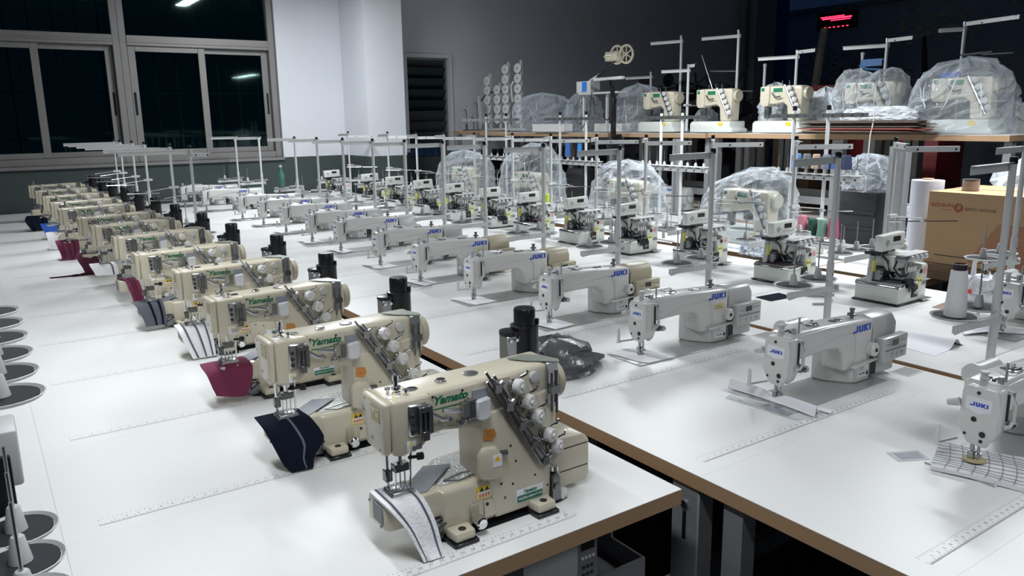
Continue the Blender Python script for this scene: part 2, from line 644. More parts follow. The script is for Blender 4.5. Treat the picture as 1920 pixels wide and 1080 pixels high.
TY = [1.265 + .605 * (k + .5) for k in range(-2, 15)]
for k in range(14):
    y = 1.243 + .605 * (k + .5)
    table(.709, y, 0, f'white topped sewing table under the {ORD[k]} cream coverstitch machine from the open aisle', 'tables of the cream machine row')
    table(-.5750, y, 0, f'bare white sewing table joined to the {ORD[k]} cream machine table, thread rack side', 'bare tables beside the cream machines')
for k in range(-2, 14):
    t = table(2.08, 1.265 + .605 * (k + .5), 0, f'white sewing table with tan edges, {ORD[k + 2]} along the lockstitch machine row', 'tables of the lockstitch row')
for k in range(-1, 14):
    table(3.385, 1.245 + .605 * (k + .5), .008, f'white sewing table with brown edge, {ORD[k + 1]} along the overlock machine row', 'tables of the overlock row')
# small printed vent panel beside each lockstitch table seam
vp = MB().bb(-.05, .05, -.035, .035, 0, .0012)
vpl = MB()
for i in range(6):
    vpl.bb(-.042, .042, -.028 + i * .01, -.022 + i * .01, .0012, .0018)
vp_me, vpl_me = vp.mesh('vent_panel', mat('pale_print', (0.62, 0.62, 0.60), .5)), vpl.mesh('vent_slot', m_grey)
for t in [o for o in COL.objects if o.get('group') == 'tables of the lockstitch row']:
    v = ob('vent_panel', vp_me, t, (.585, -.16, T + .0003))
    ob('vent_slot', vpl_me, v)
# ------------------------------------------------------------------ lockstitch machine (origin: needle point on the table)


def make_lockstitch():
    r = root('lockstitch_machine', (0, 0, 0))
    a = MB().bb(-.10, .505, -.105, .085, 0, .0035).build('bed_plate', m_bed, r, bev=.001, seg=1)
    MB().bb(-.075, .06, -.05, .03, .0035, .0045).build('slide_plate', m_steel, a)
    MB().cyl((-.02, -.085, .0035), (-.02, -.085, .0045), .004).build('screw', m_chrome, a)
    pr = [(-.018, .248), (-.018, .158), (.06, .155), (.19, .160), (.255, .155), (.287, .132), (.300, .09), (.300, .060), (.462, .060), (.462, .235), (.40, .240), (.2, .250), (.06, .253)]
    arm = MB().prism(pr, 'y', -.054, .042).build('arm', m_wht, r, bev=.013, seg=3, ang=25)
    MB().prism([(.300, .080), (.306, .030), (.352, -.042), (.372, -.0550), (.461, -.0550), (.461, .080)], 'z', .004, .160).build('column', m_wht, r, bev=.008, seg=3)
    # proud front face with its curved shoulder above the recess
    MB().prism([(.03, .243), (.03, .166), (.07, .166), (.12, .184), (.20, .197), (.31, .205), (.345, .200), (.362, .17), (.372, .006), (.460, .006), (.460, .233), (.20, .246)], 'y', -.0585, -.050).build('front_face', m_wht, r, bev=.004, seg=3)
    # needle-end head
    MB().prism([(-.066, .238), (.020, .242), (.034, .225), (.036, .12), (.012, .086), (-.05, .084), (-.068, .13)], 'x', -.034, .022).build('head', m_wht, r, bev=.007, seg=2)
    fp = MB().prism([(-.064, .240), (.016, .243), (.028, .226), (.030, .12), (.004, .078), (-.046, .074), (-.068, .118), (-.072, .20)], 'x', -.047, -.0345).build('face_plate', m_wht, r, bev=.004, seg=2)
    for yy, zz, rr in ((-.016, .227, .005), (-.010, .150, .0075), (-.036, .112, .0085), (.010, .103, .004), (-.034, .092, .005)):
        MB().cyl((-.0465, yy, zz), (-.0485, yy, zz), rr).build('plug', m_ink, fp)
    MB().prism([(-.054, .212), (.014, .214), (.016, .178), (-.020, .167), (-.052, .176)], 'x', -.0471, -.0480).build('badge', m_paper, fp, smooth=False)
    juki(fp, .048, (-.0482, -.020, .194), LEFT)
    # needle bar, needle, presser foot
    nb = MB().cyl((0, -.012, .025), (0, -.012, .09), .004).cyl((0, -.012, .0), (0, -.012, .03), .0012, n=6)
    nb.bb(-.008, .008, -.018, -.006, .026, .036)
    nb.build('needle_bar', m_steel, r)
    ft = MB().cyl((-.004, .004, .03), (-.004, .004, .09), .006)
    ft.bb(-.013, .004, -.004, .012, .018, .042).prism([(-.012, .018), (.006, .018), (.010, .006), (.018, .0065), (.018, .004), (-.016, .004), (-.014, .010)], 'y', -.010, .008)
    ft.build('presser_foot', m_steel, r, bev=.0015, seg=1)
    MB().tube([(.012, -.060, .235), (.014, -.078, .232), (.014, -.084, .20), (.013, -.084, .15), (.004, -.080, .138), (-.012, -.072, .134)], .0055, 8).build('take_up_guard', m_wht2, r)
    MB().bb(.004, .010, -.072, -.066, .15, .225).build('take_up_slot', m_ink, r)
    tn = MB().lathe([(.015, 0), (.015, .004), (.009, .005), (.009, .007), (.014, .008), (.014, .012), (.006, .013), (.006, .020), (.009, .020), (.009, .027), (.004, .029)], (.030, -.057, .130), (0, -1, 0)).build('tension_dial', m_dsteel, r)
    MB().tube([(.03, -.075, .128), (.055, -.07, .120), (.06, -.07, .135)], .0015, 5).build('spring', m_chrome, tn)
    MB().lathe([(.011, 0), (.011, .012), (.009, .016)], (.058, -.058, .124), (0, -1, 0)).build('tension_knob', m_lgrey, r)
    MB().prism([(-.04, .098), (-.025, .105), (-.01, .088), (-.012, .070), (-.024, .066), (-.042, .082)], 'x', .012, .026).build('lifter_lever', m_wht2, r, bev=.003, seg=1)
    MB().cyl((-.05, .030, .190), (-.05, .060, .18), .012, .009).build('side_knob', m_wht2, r)
    # thread posts, oil caps and bobbin winder on the top
    MB().lathe([(.010, 0), (.010, .018), (.012, .019), (.012, .022), (.009, .023), (.009, .034), (.012, .035), (.012, .041), (.003, .042)], (-.012, -.010, .240)).build('spool_post', m_lgrey, r)
    MB().bb(.006, .018, -.048, -.036, .245, .268).cyl((.035, -.045, .25), (.035, -.045, .305), .0035).build('thread_pin', m_steel, r)
    for xx in (.020, .034):
        for yy in (-.005, -.022):
            MB().lathe([(.006, 0), (.006, .003), (.003, .0035)], (xx, yy, .2505)).build('oil_plug', m_ink, r)
    wd = MB().lathe([(.024, 0), (.026, .003), (.010, .005), (.006, .006), (.006, .018), (.001, .0185)], (.155, -.010, .2515)).build('bobbin_winder', m_chrome, r)
    MB().tube([(.155, -.03, .262), (.12, -.035, .264), (.105, -.01, .266), (.115, .005, .262)], .0035, 6).build('winder_arm', m_dsteel, wd)
    MB().lathe([(.030, 0), (.034, .001), (.034, .012), (.028, .014), (.028, .13), (.024, .135)], (.09, .066, .228), (1, 0, 0), 22).build('winder_drum', m_alu, r)
    MB().lathe([(.016, 0), (.016, .004), (.012, .005)], (.31, -.012, .2445)).build('oil_window', m_chrome, r)
    MB().lathe([(.014, 0), (.014, .003)], (.275, -.012, .2465)).build('cap_ring', m_dsteel, r)
    MB().lathe([(.007, 0), (.007, .010), (.017, .012), (.017, .018), (.008, .020), (.008, .032), (.010, .033), (.010, .038)], (.395, -.012, .2395)).build('regulator_knob', m_dsteel, r)
    # motor end
    mh = MB().prism([(-.058, .012), (-.058, .200), (-.040, .232), (-.01, .241), (.035, .238), (.062, .20), (.062, .012)], 'x', .470, .625).build('motor_housing', m_wht2, r, bev=.010, seg=3)
    MB().prism([(-.052, .02), (-.052, .195), (-.036, .226), (.03, .232), (.055, .19), (.055, .02)], 'x', .4625, .4695).build('joint', m_ink, r)
    MB().bb(.470, .500, -.060, -.0585, .02, .115).build('dark_slot', m_ink, mh)
    MB().lathe([(.036, 0), (.040, .004), (.040, .018), (.034, .022)], (.626, 0, .13), (1, 0, 0), 24).build('handwheel', m_wht2, r)
    q = MB().lathe([(.026, 0), (.026, .022), (.022, .026), (.008, .027), (.007, .024)], (.452, -.0586, .124), (0, -1, 0), 22).build('stitch_dial', m_wht, r, bev=0)
    MB().cyl((.452, -.0846, .124), (.452, -.0868, .124), .0075).build('dial_centre', m_ink, q)
    pb = MB().prism([(.482, .068), (.642, .074), (.642, .163), (.482, .160)], 'y', -.096, -.060).build('control_panel', m_wht2, r, bev=.004, seg=2)
    MB().bb(.538, .578, -.0972, -.0962, .128, .150).build('display', m_lcd, pb)
    s = MB()
    for i in range(7):
        s.bb(.492 + i * .006, .4955 + i * .006, -.0968, -.0962, .134, .137)
        s.bb(.588 + i * .006, .592 + i * .006, -.0968, -.0962, .140, .143)
    for i in range(13):
        s.bb(.492 + i * .011, .500 + i * .011, -.0968, -.0962, .110, .117)
    s.build('printed_symbols', mat('panel_print', (0.25, .26, .27), .5), pb, smooth=False)
    for i in range(4):
        MB().lathe([(.009, 0), (.009, .0018), (.007, .0025)], (.512 + i * .034, -.0962, .090), (0, -1, 0)).build('button', m_lgrey, pb)
    MB().prism([(.335, .078), (.505, .088), (.505, .080), (.335, .068)], 'y', -.076, -.0586).build('reverse_lever', m_wht, r, bev=.003, seg=1)
    MB().bb(.405, .420, -.0610, -.0586, .052, .074).build('lock_window', m_lgrey, r, bev=.001, seg=1)
    pl = MB().bb(.382, .452, -.0605, -.0587, .022, .044).build('rating_plate', m_paper, r)
    text('rating_text', 'DDL-900', .009, m_ink, pl, (.410, -.0609, .036), FRONT)
    MB().bb(.436, .448, -.0612, -.0606, .027, .041).build('data_block', m_ink, pl)
    juki(r, .110, (.390, -.0593, .212), FRONT)
    # presser lifter bar and white pin behind the head
    MB().cyl((-.05, .075, .055), (.02, .060, .055), .004).build('lifter_rod', m_wht2, r)
    MB().lathe([(.010, 0), (.010, .004), (.007, .006), (.0065, .055), (.003, .06)], (-.055, .078, .050)).build('lifter_pin', m_wht, r)
    MB().tube([(.42, .05, .03), (.47, .085, .02), (.53, .09, .012), (.56, .06, .008)], .004, 6).build('cable', m_ink, r)
    return r


# ------------------------------------------------------------------ coverstitch machine (origin: below the needle plate, on the table)


def make_coverstitch():
    r = root('coverstitch_machine', (0, 0, 0))
    F = -.062
    # base, cylinder bed
    MB().prism([(.075, -.050), (.10, -.060), (.40, -.060), (.41, .12), (.30, .145), (.16, .130), (.085, .060)], 'z', .012, .128).build('bed', m_cream, r, bev=.013, seg=3, ang=25)
    cb = MB().prism([(-.060, .040), (-.060, -.050), (-.046, -.060), (.09, -.060), (.09, .048)], 'z', .066, .133).build('cylinder_bed', m_cream, r, bev=.010, seg=2)
    MB().bb(-.0635, -.0590, -.045, .005, .082, .129).build('end_cover', m_grey, cb, bev=.002, seg=1)
    for p in ((-.0612, -.035, .076), (-.0612, .025, .12)):
        MB().cyl(p, (p[0] - .002, p[1], p[2]), .0035, n=8).build('screw', m_dsteel, cb)
    MB().prism([(-.02, -.03), (.055, -.045), (.18, .055), (.115, .085)], 'z', .1335, .1350).build('slide_plate', m_greyblue, r, smooth=False)
    MB().prism([(.10, -.03), (.29, -.035), (.30, .115), (.17, .118), (.10, .05)], 'z', .1282, .1300).build('wrinkled_top_plate', mat('wrinkle_steel', (.6, .61, .6), .33, .85, bump=.5, bscale=190), r, bev=.001, seg=1)
    MB().tube([(.12, -.012, .131), (.18, .002, .131), (.235, -.018, .131), (.15, -.034, .131), (.12, -.012, .131)], .0022, 6).build('top_rib', m_steel, r)
    # post: column, looper block, arm, head
    MB().prism([(.200, .12), (.198, .30), (.43, .33), (.432, .20), (.415, .12), (.412, .014), (.235, .014), (.22, .12)], 'y', F - .004, .050).build('column', m_cream, r, bev=.012, seg=3, ang=25)
    lb = MB().prism([(.182, .140), (.182, .205), (.198, .220), (.238, .214), (.252, .190), (.252, .130), (.23, .126)], 'y', F - .022, F).build('looper_cover', m_cream, r, bev=.010, seg=2)
    MB().cyl((.25, F - .012, .192), (.268, F - .012, .190), .007).build('cover_screw', m_dsteel, lb)
    arm = MB().prism([(.02, .276), (.10, .282), (.17, .272), (.20, .26), (.44, .26), (.448, .30), (.448, .375), (.43, .396), (.30, .392), (.02, .388)], 'y', F, .052).build('arm', m_cream, r, bev=.016, seg=4, ang=25)
    hd = MB().prism([(-.038, .255), (-.010, .250), (.040, .262), (.062, .285), (.062, .387), (-.038, .387)], 'y', F - .010, .048).build('head', m_cream, r, bev=.010, seg=3, ang=25)
    hc = MB().prism([(F - .010, .386), (.045, .386), (.055, .372), (.055, .335), (.038, .318), (.034, .262), (-.052, .256), (F - .006, .262)], 'x', -.058, -.0385).build('head_cover', m_cream, r, bev=.008, seg=3)
    for yy, zz, rr in ((.030, .374, .003), (-.004, .288, .005), (-.045, .270, .0035), (.035, .345, .003)):
        MB().cyl((-.0575, yy, zz), (-.0590, yy, zz), rr, n=10).build('screw', m_dsteel, hc)
    bd = MB().bb(-.0592, -.0580, -.050, -.006, .334, .372).build('badge', m_gold, hc, bev=.0005, seg=1)
    text('badge_letters', 'VG', .026, mat('badge_pale', (.75, .72, .55), .4), bd, (-.0595, -.028, .357), LEFT, shear=.15, bold=.0006)
    wl = MB().bb(-.033, -.004, -.05, -.03, .3871, .3876).build('warning_label', m_paper, hd)
    MB().prism([(-.024, -.047), (-.012, -.047), (-.018, -.034)], 'z', .3877, .3880).build('warning_triangle', m_yel, wl)
    # needle bars and feet
    n_ = MB()
    for xx in (-.012, 0, .012):
        n_.cyl((xx, -.02, .137), (xx, -.02, .20), .0018, n=6)
    n_.cyl((-.022, .004, .19), (-.022, .004, .258), .0045).cyl((.0, -.02, .20), (.0, -.02, .258), .006)
    n_.build('needle_bar', m_chrome, r)
    k = MB().bb(-.018, .020, -.032, -.008, .195, .215).bb(-.03, -.012, -.006, .014, .165, .195)
    k.build('needle_clamp', m_dsteel, r, bev=.002, seg=1)
    MB().prism([(-.028, .150), (.026, .150), (.030, .142), (.030, .137), (-.034, .137), (-.034, .141)], 'y', -.040, .012).build('presser_foot', m_steel, r, bev=.0015, seg=1)
    MB().cyl((-.022, .004, .150), (-.022, .004, .19), .004).cyl((.026, -.02, .15), (.030, -.02, .245), .003, n=8).build('presser_bar', m_chrome, r)
    MB().lathe([(.004, 0), (.004, .02), (.009, .021), (.009, .036), (.004, .038)], (.022, -.022, .222), (1, -.3, 0)).build('clamp_knob', m_ink, r)
    # thread guides on the head front
    g = MB().bb(.000, .052, F - .018, F - .0105, .296, .372)
    gp = g.build('guide_plate', m_steel, r, bev=.004, seg=1)
    for i in range(3):
        MB().lathe([(.006, 0), (.006, .004), (.003, .006)], (.008, F - .018, .348 - i * .018), (0, -1, 0), 10).build('guide_screw', m_ink, gp)
    fr = MB().bb(.022, .028, F - .030, F - .019, .300, .366).bb(.046, .056, F - .030, F - .019, .300, .366).bb(.028, .046, F - .030, F - .019, .352, .366).bb(.028, .046, F - .030, F - .019, .284, .306).bb(.035, .040, F - .028, F - .020, .306, .352)
    fr.build('slotted_guide', m_dsteel, gp, bev=.001, seg=1)
    MB().bb(.002, .026, F - .026, F - .019, .268, .278).build('wire_comb', m_chrome, gp)
    tk = MB()
    tk.tube([(.060, F - .016, .340), (.085, F - .018, .322), (.105, F - .016, .318)], .006, 6)
    tk.tube([(.085, F - .024, .345), (.115, F - .024, .338), (.150, F - .020, .330)], .006, 6)
    tk.bb(.135, .150, F - .034, F - .014, .318, .352).lathe([(.010, 0), (.010, .012), (.006, .014)], (.135, F - .012, .305), (0, -1, 0), 10)
    tk.lathe([(.006, 0), (.006, .02)], (.105, F - .002, .318), (0, -1, 0), 8)
    tk.build('take_up_lever', m_steel, r)
    cp = MB()
    for i in range(5):
        cp.bb(.148 + i * .0048, .150 + i * .0048, F - .032, F - .012, .308, .355)
    cp.bb(.146, .171, F - .034, F - .030, .303, .310).bb(.146, .171, F - .034, F - .030, .353, .358)
    cp.build('thread_comb', m_steel, r)
    MB().bb(.178, .218, F - .006, F - .0005, .340, .368).build('recess_plate', m_greyblue, r)
    MB().prism([(.178, .345), (.216, .349), (.216, .303), (.206, .295), (.184, .297), (.178, .304)], 'y', F - .026, F - .008).build('oil_reservoir', m_clear, r, bev=.003, seg=1)
    text('logo', 'Yamato', .027, m_green, r, (.118, F - .0006, .362), FRONT, shear=.32, bold=.0009, sx=1.12)
    MB().bb(.072, .168, F - .0008, F - .0002, .341, .3435).build('logo_line', m_green, r)
    tr = MB().bb(-.004, .018, F - .0112, F - .0102, .258, .285).build('warning_label', m_paper, r)
    MB().prism([(-.001, .272), (.015, .272), (.007, .285)], 'y', F - .0115, F - .0113).build('warning_triangle', m_yel2, tr)
    ov = MB().prism([(.205, .235), (.230, .227), (.242, .243), (.236, .258), (.208, .262)], 'y', F - .006, F - .003).build('orange_label', m_org, r, smooth=False)
    for i in range(3):
        MB().bb(.212, .235, F - .0066, F - .0061, .240 + i * .007, .240 + i * .007).build('label_line', m_ink, ov)
    wl2 = MB().bb(.220, .246, F - .0232, F - .0222, .165, .195).build('warning_label', m_paper, r)
    MB().prism([(.223, .179), (.243, .179), (.233, .194)], 'y', F - .0236, F - .0233).build('warning_triangle', m_yel, wl2)
    for q in ((.07, .375), (.085, .318), (.165, .350), (.26, .355), (.285, .20), (.30, .155), (.255, .105), (.29, .095), (.36, .10), (.40, .06), (.15, .375)):
        MB().cyl((q[0], F - .003, q[1]), (q[0], F - .0052, q[1]), .0032, n=8).build('screw', m_ink, r)
    MB().bb(.060, .0612, F - .0004, F + .001, .285, .386).build('seam', m_ink, r)
    # diagonal tension rail with five dials
    d0, d1 = Vector((.222, F - .016, .392)), Vector((.392, F - .016, .124))
    u = (d1 - d0).normalized()
    s = Vector((-u.z, 0, u.x))
    s = s if s.x > 0 else -s
    rl = MB()
    for off in (-.012, 0, .011):
        rl.tube([d0 + s * off, d1 + s * off], .0035 if off else .0055, 6)
    ro = rl.build('tension_rail', m_dsteel, r)
    for t in (.10, .30, .52, .74, .94):
        p = d0.lerp(d1, t)
        MB().cyl(p + s * .005, p + s * .022, .007, n=8).box(p + Vector((0, -.004, 0)), (.018, .012, .022)).build('rail_clip', m_steel, ro)
    MB().prism([(.240, .385), (.285, .385), (.440, .140), (.415, .118), (.395, .118)], 'y', F - .008, F - .002).build('tension_plate', m_cream2, r, bev=.002, seg=1)
    for t in (.20, .37, .54, .76, .90):
        p = d0.lerp(d1, t) + s * .040
        p.y = F - .006
        kb = MB().lathe([(.017, 0), (.017, .006), (.0155, .007), (.0155, .012)], p, (.35, -1, 0), 16).build('tension_disc', m_chrome, r)
        MB().lathe([(.014, .012), (.0185, .014), (.0185, .030), (.015, .033), (.006, .033), (.006, .038)], p, (.35, -1, 0), 18).build('tension_knob', m_wht, kb)
        MB().tube([p + Vector((.018, -.010, .018)), p + Vector((.034, -.016, .026)), p + Vector((.036, -.018, .036))], .0035, 6).build('thread_eyelet', m_chrome, kb)
    MB().tube([(.206, F - .02, .412), (.232, F - .02, .372)], .0035, 6).build('guide_wire', m_dsteel, r)
    MB().lathe([(.014, 0), (.014, .010), (.009, .011)], (.360, F, .366), (0, -1, 0)).build('pretension_knob', m_wht2, r)
    # top caps and posts
    tc = MB().lathe([(.010, 0), (.010, .008), (.005, .009), (.005, .014), (.011, .015), (.011, .021), (.006, .022), (.005, .034), (.008, .035), (.008, .048), (.003, .05)], (-.005, -.030, .386))
    tc.build('thread_post', m_chrome, r)
    for q in ((.012, -.045, .386), (-.018, -.012, .386)):
        MB().lathe([(.004, 0), (.004, .010), (.007, .011), (.007, .015)], q).build('guide_post', m_chrome, r)
    MB().lathe([(.014, 0), (.014, .002), (.010, .002), (.010, .0005)], (.040, -.020, .3880)).build('oil_port', m_dsteel, r)
    MB().lathe([(.015, 0), (.015, .004), (.011, .006), (.011, .008)], (.118, -.020, .3895)).build('oil_gauge', m_chrome, r)
    MB().lathe([(.020, 0), (.020, .002), (.016, .003)], (.205, -.012, .3910)).build('inspection_cap', m_steel, r)
    MB().prism([(.335, .018), (.365, -.030), (.425, -.086), (.436, -.066), (.420, -.01), (.385, .022)], 'z', .3965, .3990).build('thread_tray', mat('grey_green_plate', (.33, .36, .31), .35, .4), r, smooth=False)
    rd = MB().cyl((.402, F - .022, .27), (.402, F - .022, .372), .0036, n=8).cyl((.424, F - .014, .26), (.424, F - .014, .372), .0036, n=8)
    rd.build('guide_rods', m_dsteel, r)
    rb = MB().bb(.395, .430, F - .012, F - .001, .285, .3962).build('rod_bracket', m_steel, r, bev=.002, seg=1)
    MB().bb(.398, .428, F - .026, F - .012, .316, .336).build('rod_clamp', m_dsteel, rb)
    MB().lathe([(.046, 0), (.050, .004), (.050, .020), (.044, .026), (.020, .027)], (.4495, -.005, .325), (1, 0, 0), 26).build('handwheel', m_cream2, r)
    # motor box at the column foot
    mb = MB().prism([(.440, .012), (.565, .012), (.575, .030), (.575, .135), (.552, .155), (.440, .160)], 'y', -.030, .085).build('motor_box', m_cream, r, bev=.010, seg=2)
    for zz in (.060, .125):
        MB().bb(.47, .566, -.0306, -.0302, zz, zz + .003).build('vent_line', m_ink, mb)
    # stickers on the base
    yl = MB().bb(.185, .268, F + .0006, F + .0016, .078, .112).build('yellow_label', m_yel, r, smooth=False)
    yl2 = MB().bb(.188, .226, F + .0001, F + .0006, .081, .098).build('label_panel', m_paper, yl)
    for i in range(4):
        MB().bb(.191 + i * .0088, .1975 + i * .0088, F - .0004, F + .0001, .083, .093).build('pictogram', m_org, yl)
    for xx in (.200, .215, .243):
        MB().prism([(xx - .006, .099), (xx + .006, .099), (xx, .110)], 'y', F - .0004, F + .0006).build('warning_triangle', m_ink, yl)
    gp = MB().bb(.300, .384, F - .0058, F - .0042, .036, .072).build('model_plate', m_paper, r, smooth=False)
    MB().bb(.302, .382, F - .0066, F - .0059, .038, .056).build('plate_band', m_green, gp)
    text('plate_name', 'Yamato', .014, m_green, gp, (.342, F - .0062, .064), FRONT, shear=.3, bold=.0003)
    text('plate_model', 'VG2700-156M-ST-HF', .0085, m_paper, gp, (.342, F - .007, .047), FRONT)
    ip = MB().bb(.205, .275, F - .0022, F + .0008, .026, .070).build('access_plate', m_cream, r, bev=.001, seg=1)
    for xx, zz in ((.213, .062), (.266, .064)):
        MB().cyl((xx, F - .002, zz), (xx, F - .004, zz), .0045, n=10).build('screw', m_ink, ip)
    kn = MB().lathe([(.008, 0), (.008, .010), (.016, .012), (.016, .034), (.012, .038)], (.178, F - .001, .034), (0, -1, 0), 18).build('regulator_knob', m_chrome, r)
    MB().bb(.165, .190, F - .003, F + .0005, .030, .072).build('knob_plate', m_cream2, kn, bev=.002, seg=1)
    # feet, rubber pads, looper thread parts at both ends
    for xx in (.125, .370):
        fo = MB().prism([(xx - .028, F - .045), (xx + .028, F - .045), (xx + .032, F + .002), (xx - .032, F + .002)], 'z', .010, .034).build('mount_foot', m_cream, r, bev=.006, seg=2)
        MB().cyl((xx, F - .026, .0338), (xx, F - .026, .0350), .010).build('foot_hole', m_ink, fo)
        MB().prism([(xx - .034, F - .052), (xx + .034, F - .052), (xx + .036, F), (xx - .036, F)], 'z', .001, .010).build('rubber_pad', m_black, fo, bev=.002, seg=1)
    lp = MB().bb(.055, .088, F - .002, F + .02, .012, .064).lathe([(.012, 0), (.012, .008)], (.07, F - .002, .045), (0, -1, 0), 12).cyl((.052, F - .01, .03), (.09, F - .012, .055), .004)
    lp.build('looper_guide', m_dsteel, r)
    rk = MB().prism([(.412, .012), (.440, .012), (.436, .075), (.424, .095), (.414, .080)], 'y', F - .012, F + .01).lathe([(.010, 0), (.010, .006)], (.425, F - .012, .052), (0, -1, 0), 12)
    rk.build('looper_bracket', m_dsteel, r)
    MB().lathe([(.011, 0), (.011, .012), (.008, .014)], (.422, F - .004, .096)).build('bracket_cap', m_chrome, r)
    MB().lathe([(.016, 0), (.016, .014), (.010, .016)], (.448, F + .005, .022), (.4, -1, 0), 16).build('white_roller', m_wht, r)
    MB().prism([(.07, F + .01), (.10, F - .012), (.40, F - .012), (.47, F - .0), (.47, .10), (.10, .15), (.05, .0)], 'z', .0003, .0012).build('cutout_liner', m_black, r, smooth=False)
    return r


# ------------------------------------------------------------------ overlock machine (origin: near left bottom corner)


def make_overlock():
    r = root('overlock_machine', (0, 0, 0))
    MB().bb(-.006, .225, -.004, .232, 0.001, .008).build('rubber_mat', m_black, r, bev=.002, seg=1)
    MB().prism([(0, .008), (.172, .008), (.172, .070), (.160, .086), (0, .086)], 'y', 0, .222).build('cloth_plate', m_ovl, r, bev=.006, seg=2)
    MB().prism([(-.003, .080), (.110, .082), (.110, .100), (.004, .098)], 'y', -.003, .224).build('plate_rim', m_chrome, r, bev=.004, seg=2)
    MB().bb(.004, .11, .004, .218, .0975, .101).build('plate_top', m_wht2, r)
    MB().bb(.115, .165, -.004, .02, .03, .085).build('looper_opening', m_ink, r)
    lg = MB()
    for i in range(6):
        lg.tube([(.118 + i * .008, -.005, .08 - i * .004), (.125 + i * .006, -.010, .06), (.12 + i * .009, -.006, .045)], .002, 5)
    lg.build('looper_parts', m_steel, r)
    MB().prism([(.150, .008), (.250, .008), (.252, .170), (.240, .184), (.196, .182), (.192, .158), (.150, .152)], 'y', .002, .190).build('body', m_ovl, r, bev=.007, seg=2)
    st = MB().cyl((.222, .0018, .152), (.222, .0008, .152), .016, n=24).build('warning_disc', m_paper, r)
    rg = MB()
    for k in range(24):
        t0, t1 = 2 * PI * k / 24, 2 * PI * (k + 1) / 24
        rg.add([(.222 + .016 * math.cos(t0), .0006, .152 + .016 * math.sin(t0)), (.222 + .016 * math.cos(t1), .0006, .152 + .016 * math.sin(t1)), (.222 + .0125 * math.cos(t1), .0006, .152 + .0125 * math.sin(t1)), (.222 + .0125 * math.cos(t0), .0006, .152 + .0125 * math.sin(t0))], [(0, 1, 2, 3)])
    for a in (.5, 1.5, 2.6):
        rg.box((.222, .0004, .152), (.019, .0004, .003), Matrix.Rotation(a, 3, 'Y'))
    rg.build('disc_print', m_red, st, smooth=False)
    MB().cyl((.186, .0005, .150), (.186, -.0015, .150), .011, n=18).build('oil_sight', m_ink, r)
    yl = MB().bb(.158, .196, -.0012, .0014, .052, .122).build('yellow_label', m_yel2, r, smooth=False)
    MB().bb(.161, .193, -.0020, -.0013, .055, .096).build('label_panel', mat('pale_label', (.78, .76, .62), .6), yl)
    for xx in (.168, .184):
        MB().prism([(xx - .006, .102), (xx + .006, .102), (xx, .114)], 'y', -.002, -.0013).build('warning_triangle', m_ink, yl)
    MB().bb(.205, .243, .0006, .0018, .082, .100).build('model_plate', m_grey, r)
    MB().lathe([(.050, 0), (.056, .006), (.056, .020), (.048, .026), (.02, .027)], (.253, .09, .10), (1, 0, 0), 24).build('handwheel', m_ovl, r)
    MB().bb(.19, .27, -.02, .03, .009, .014).build('foot_tab', m_steel, r)
    # upper arm with tension dials
    MB().prism([(.060, .168), (.235, .160), (.240, .225), (.225, .236), (.070, .232)], 'y', .050, .190).build('upper_arm', m_ovl, r, bev=.010, seg=2)
    db = MB().prism([(.040, .206), (.225, .214), (.225, .236), (.040, .236)], 'y', .004, .050).build('dial_block', m_dsteel, r, bev=.008, seg=2)
    MB().prism([(.036, .235), (.232, .237), (.232, .243), (.036, .241)], 'y', -.002, .06).build('dial_cover', m_wht, r, bev=.002, seg=1)
    for i in range(4):
        kb = MB().lathe([(.0125, 0), (.0125, .014), (.010, .017), (.004, .017)], (.086 + i * .040, .004, .222), (.0, -1, .1), 14).build('tension_dial', m_lgrey, r)
        MB().lathe([(.0145, -.006), (.0145, -.002), (.012, 0)], (.086 + i * .040, .004, .222), (.0, -1, .1), 14).build('tension_disc', m_chrome, kb)
        MB().lathe([(.006, 0), (.006, .020), (.003, .024)], (.070 + i * .020, -.002, .160), (0, 0, 1), 8).build('tension_post', m_wht, r)
    # sewing head
    MB().prism([(.050, .226), (.104, .228), (.100, .165), (.086, .148), (.062, .152)], 'y', .060, .115).build('needle_head', m_wht, r, bev=.006, seg=2)
    MB().tube([(.06, .05, .21), (.05, .06, .17), (.07, .045, .14), (.1, .04, .12)], .005, 6).tube([(.02, .11, .235), (.045, .09, .20), (.05, .08, .15)], .006, 6).build('lifter_arm', m_ink, r)
    nd = MB()
    rr = random.Random(3)
    for i in range(16):
        a = Vector((.06 + rr.random() * .09, .02 + rr.random() * .06, .105 + rr.random() * .04))
        nd.cyl(a, a + Vector((rr.uniform(-.015, .015), rr.uniform(-.02, .01), rr.uniform(-.005, .055))), .0035, n=6)
    nd.bb(.07, .12, .03, .07, .118, .126).bb(.085, .11, .045, .065, .126, .156)
    nd.build('needle_bar', m_steel, r)
    MB().prism([(.05, .1015), (.148, .1015), (.152, .110), (.10, .118), (.05, .112)], 'y', .02, .11).build('presser_foot', m_dsteel, r, bev=.003, seg=1)
    MB().cyl((.012, .155, .10), (.018, .152, .225), .016, .014, n=14).build('suction_tube', m_steel, r)
    MB().bb(-.006, .02, .134, .137, .15, .205).build('yellow_tape', m_yel2, r)
    MB().bb(.02, .14, .10, .18, .101, .165).build('rear_casting', m_dsteel, r, bev=.008, seg=1)
    MB().bb(.02, .16, .12, .20, .225, .245).build('top_plate', m_black, r, bev=.004, seg=1)
    tp = MB()
    for i in range(5):
        tp.cyl((.06 + i * .035, .14, .24), (.06 + i * .035, .14, .262), .004, n=6)
    tp.tube([(.04, .15, .26), (.24, .15, .262)], .004, 6)
    tp.build('thread_guides', m_chrome, r)
    # tilted control box on a bracket
    cbx = MB().prism([(-.035, .255), (.155, .262), (.150, .338), (-.040, .331)], 'y', .075, .115).build('control_box', m_ovl, r, bev=.004, seg=2)
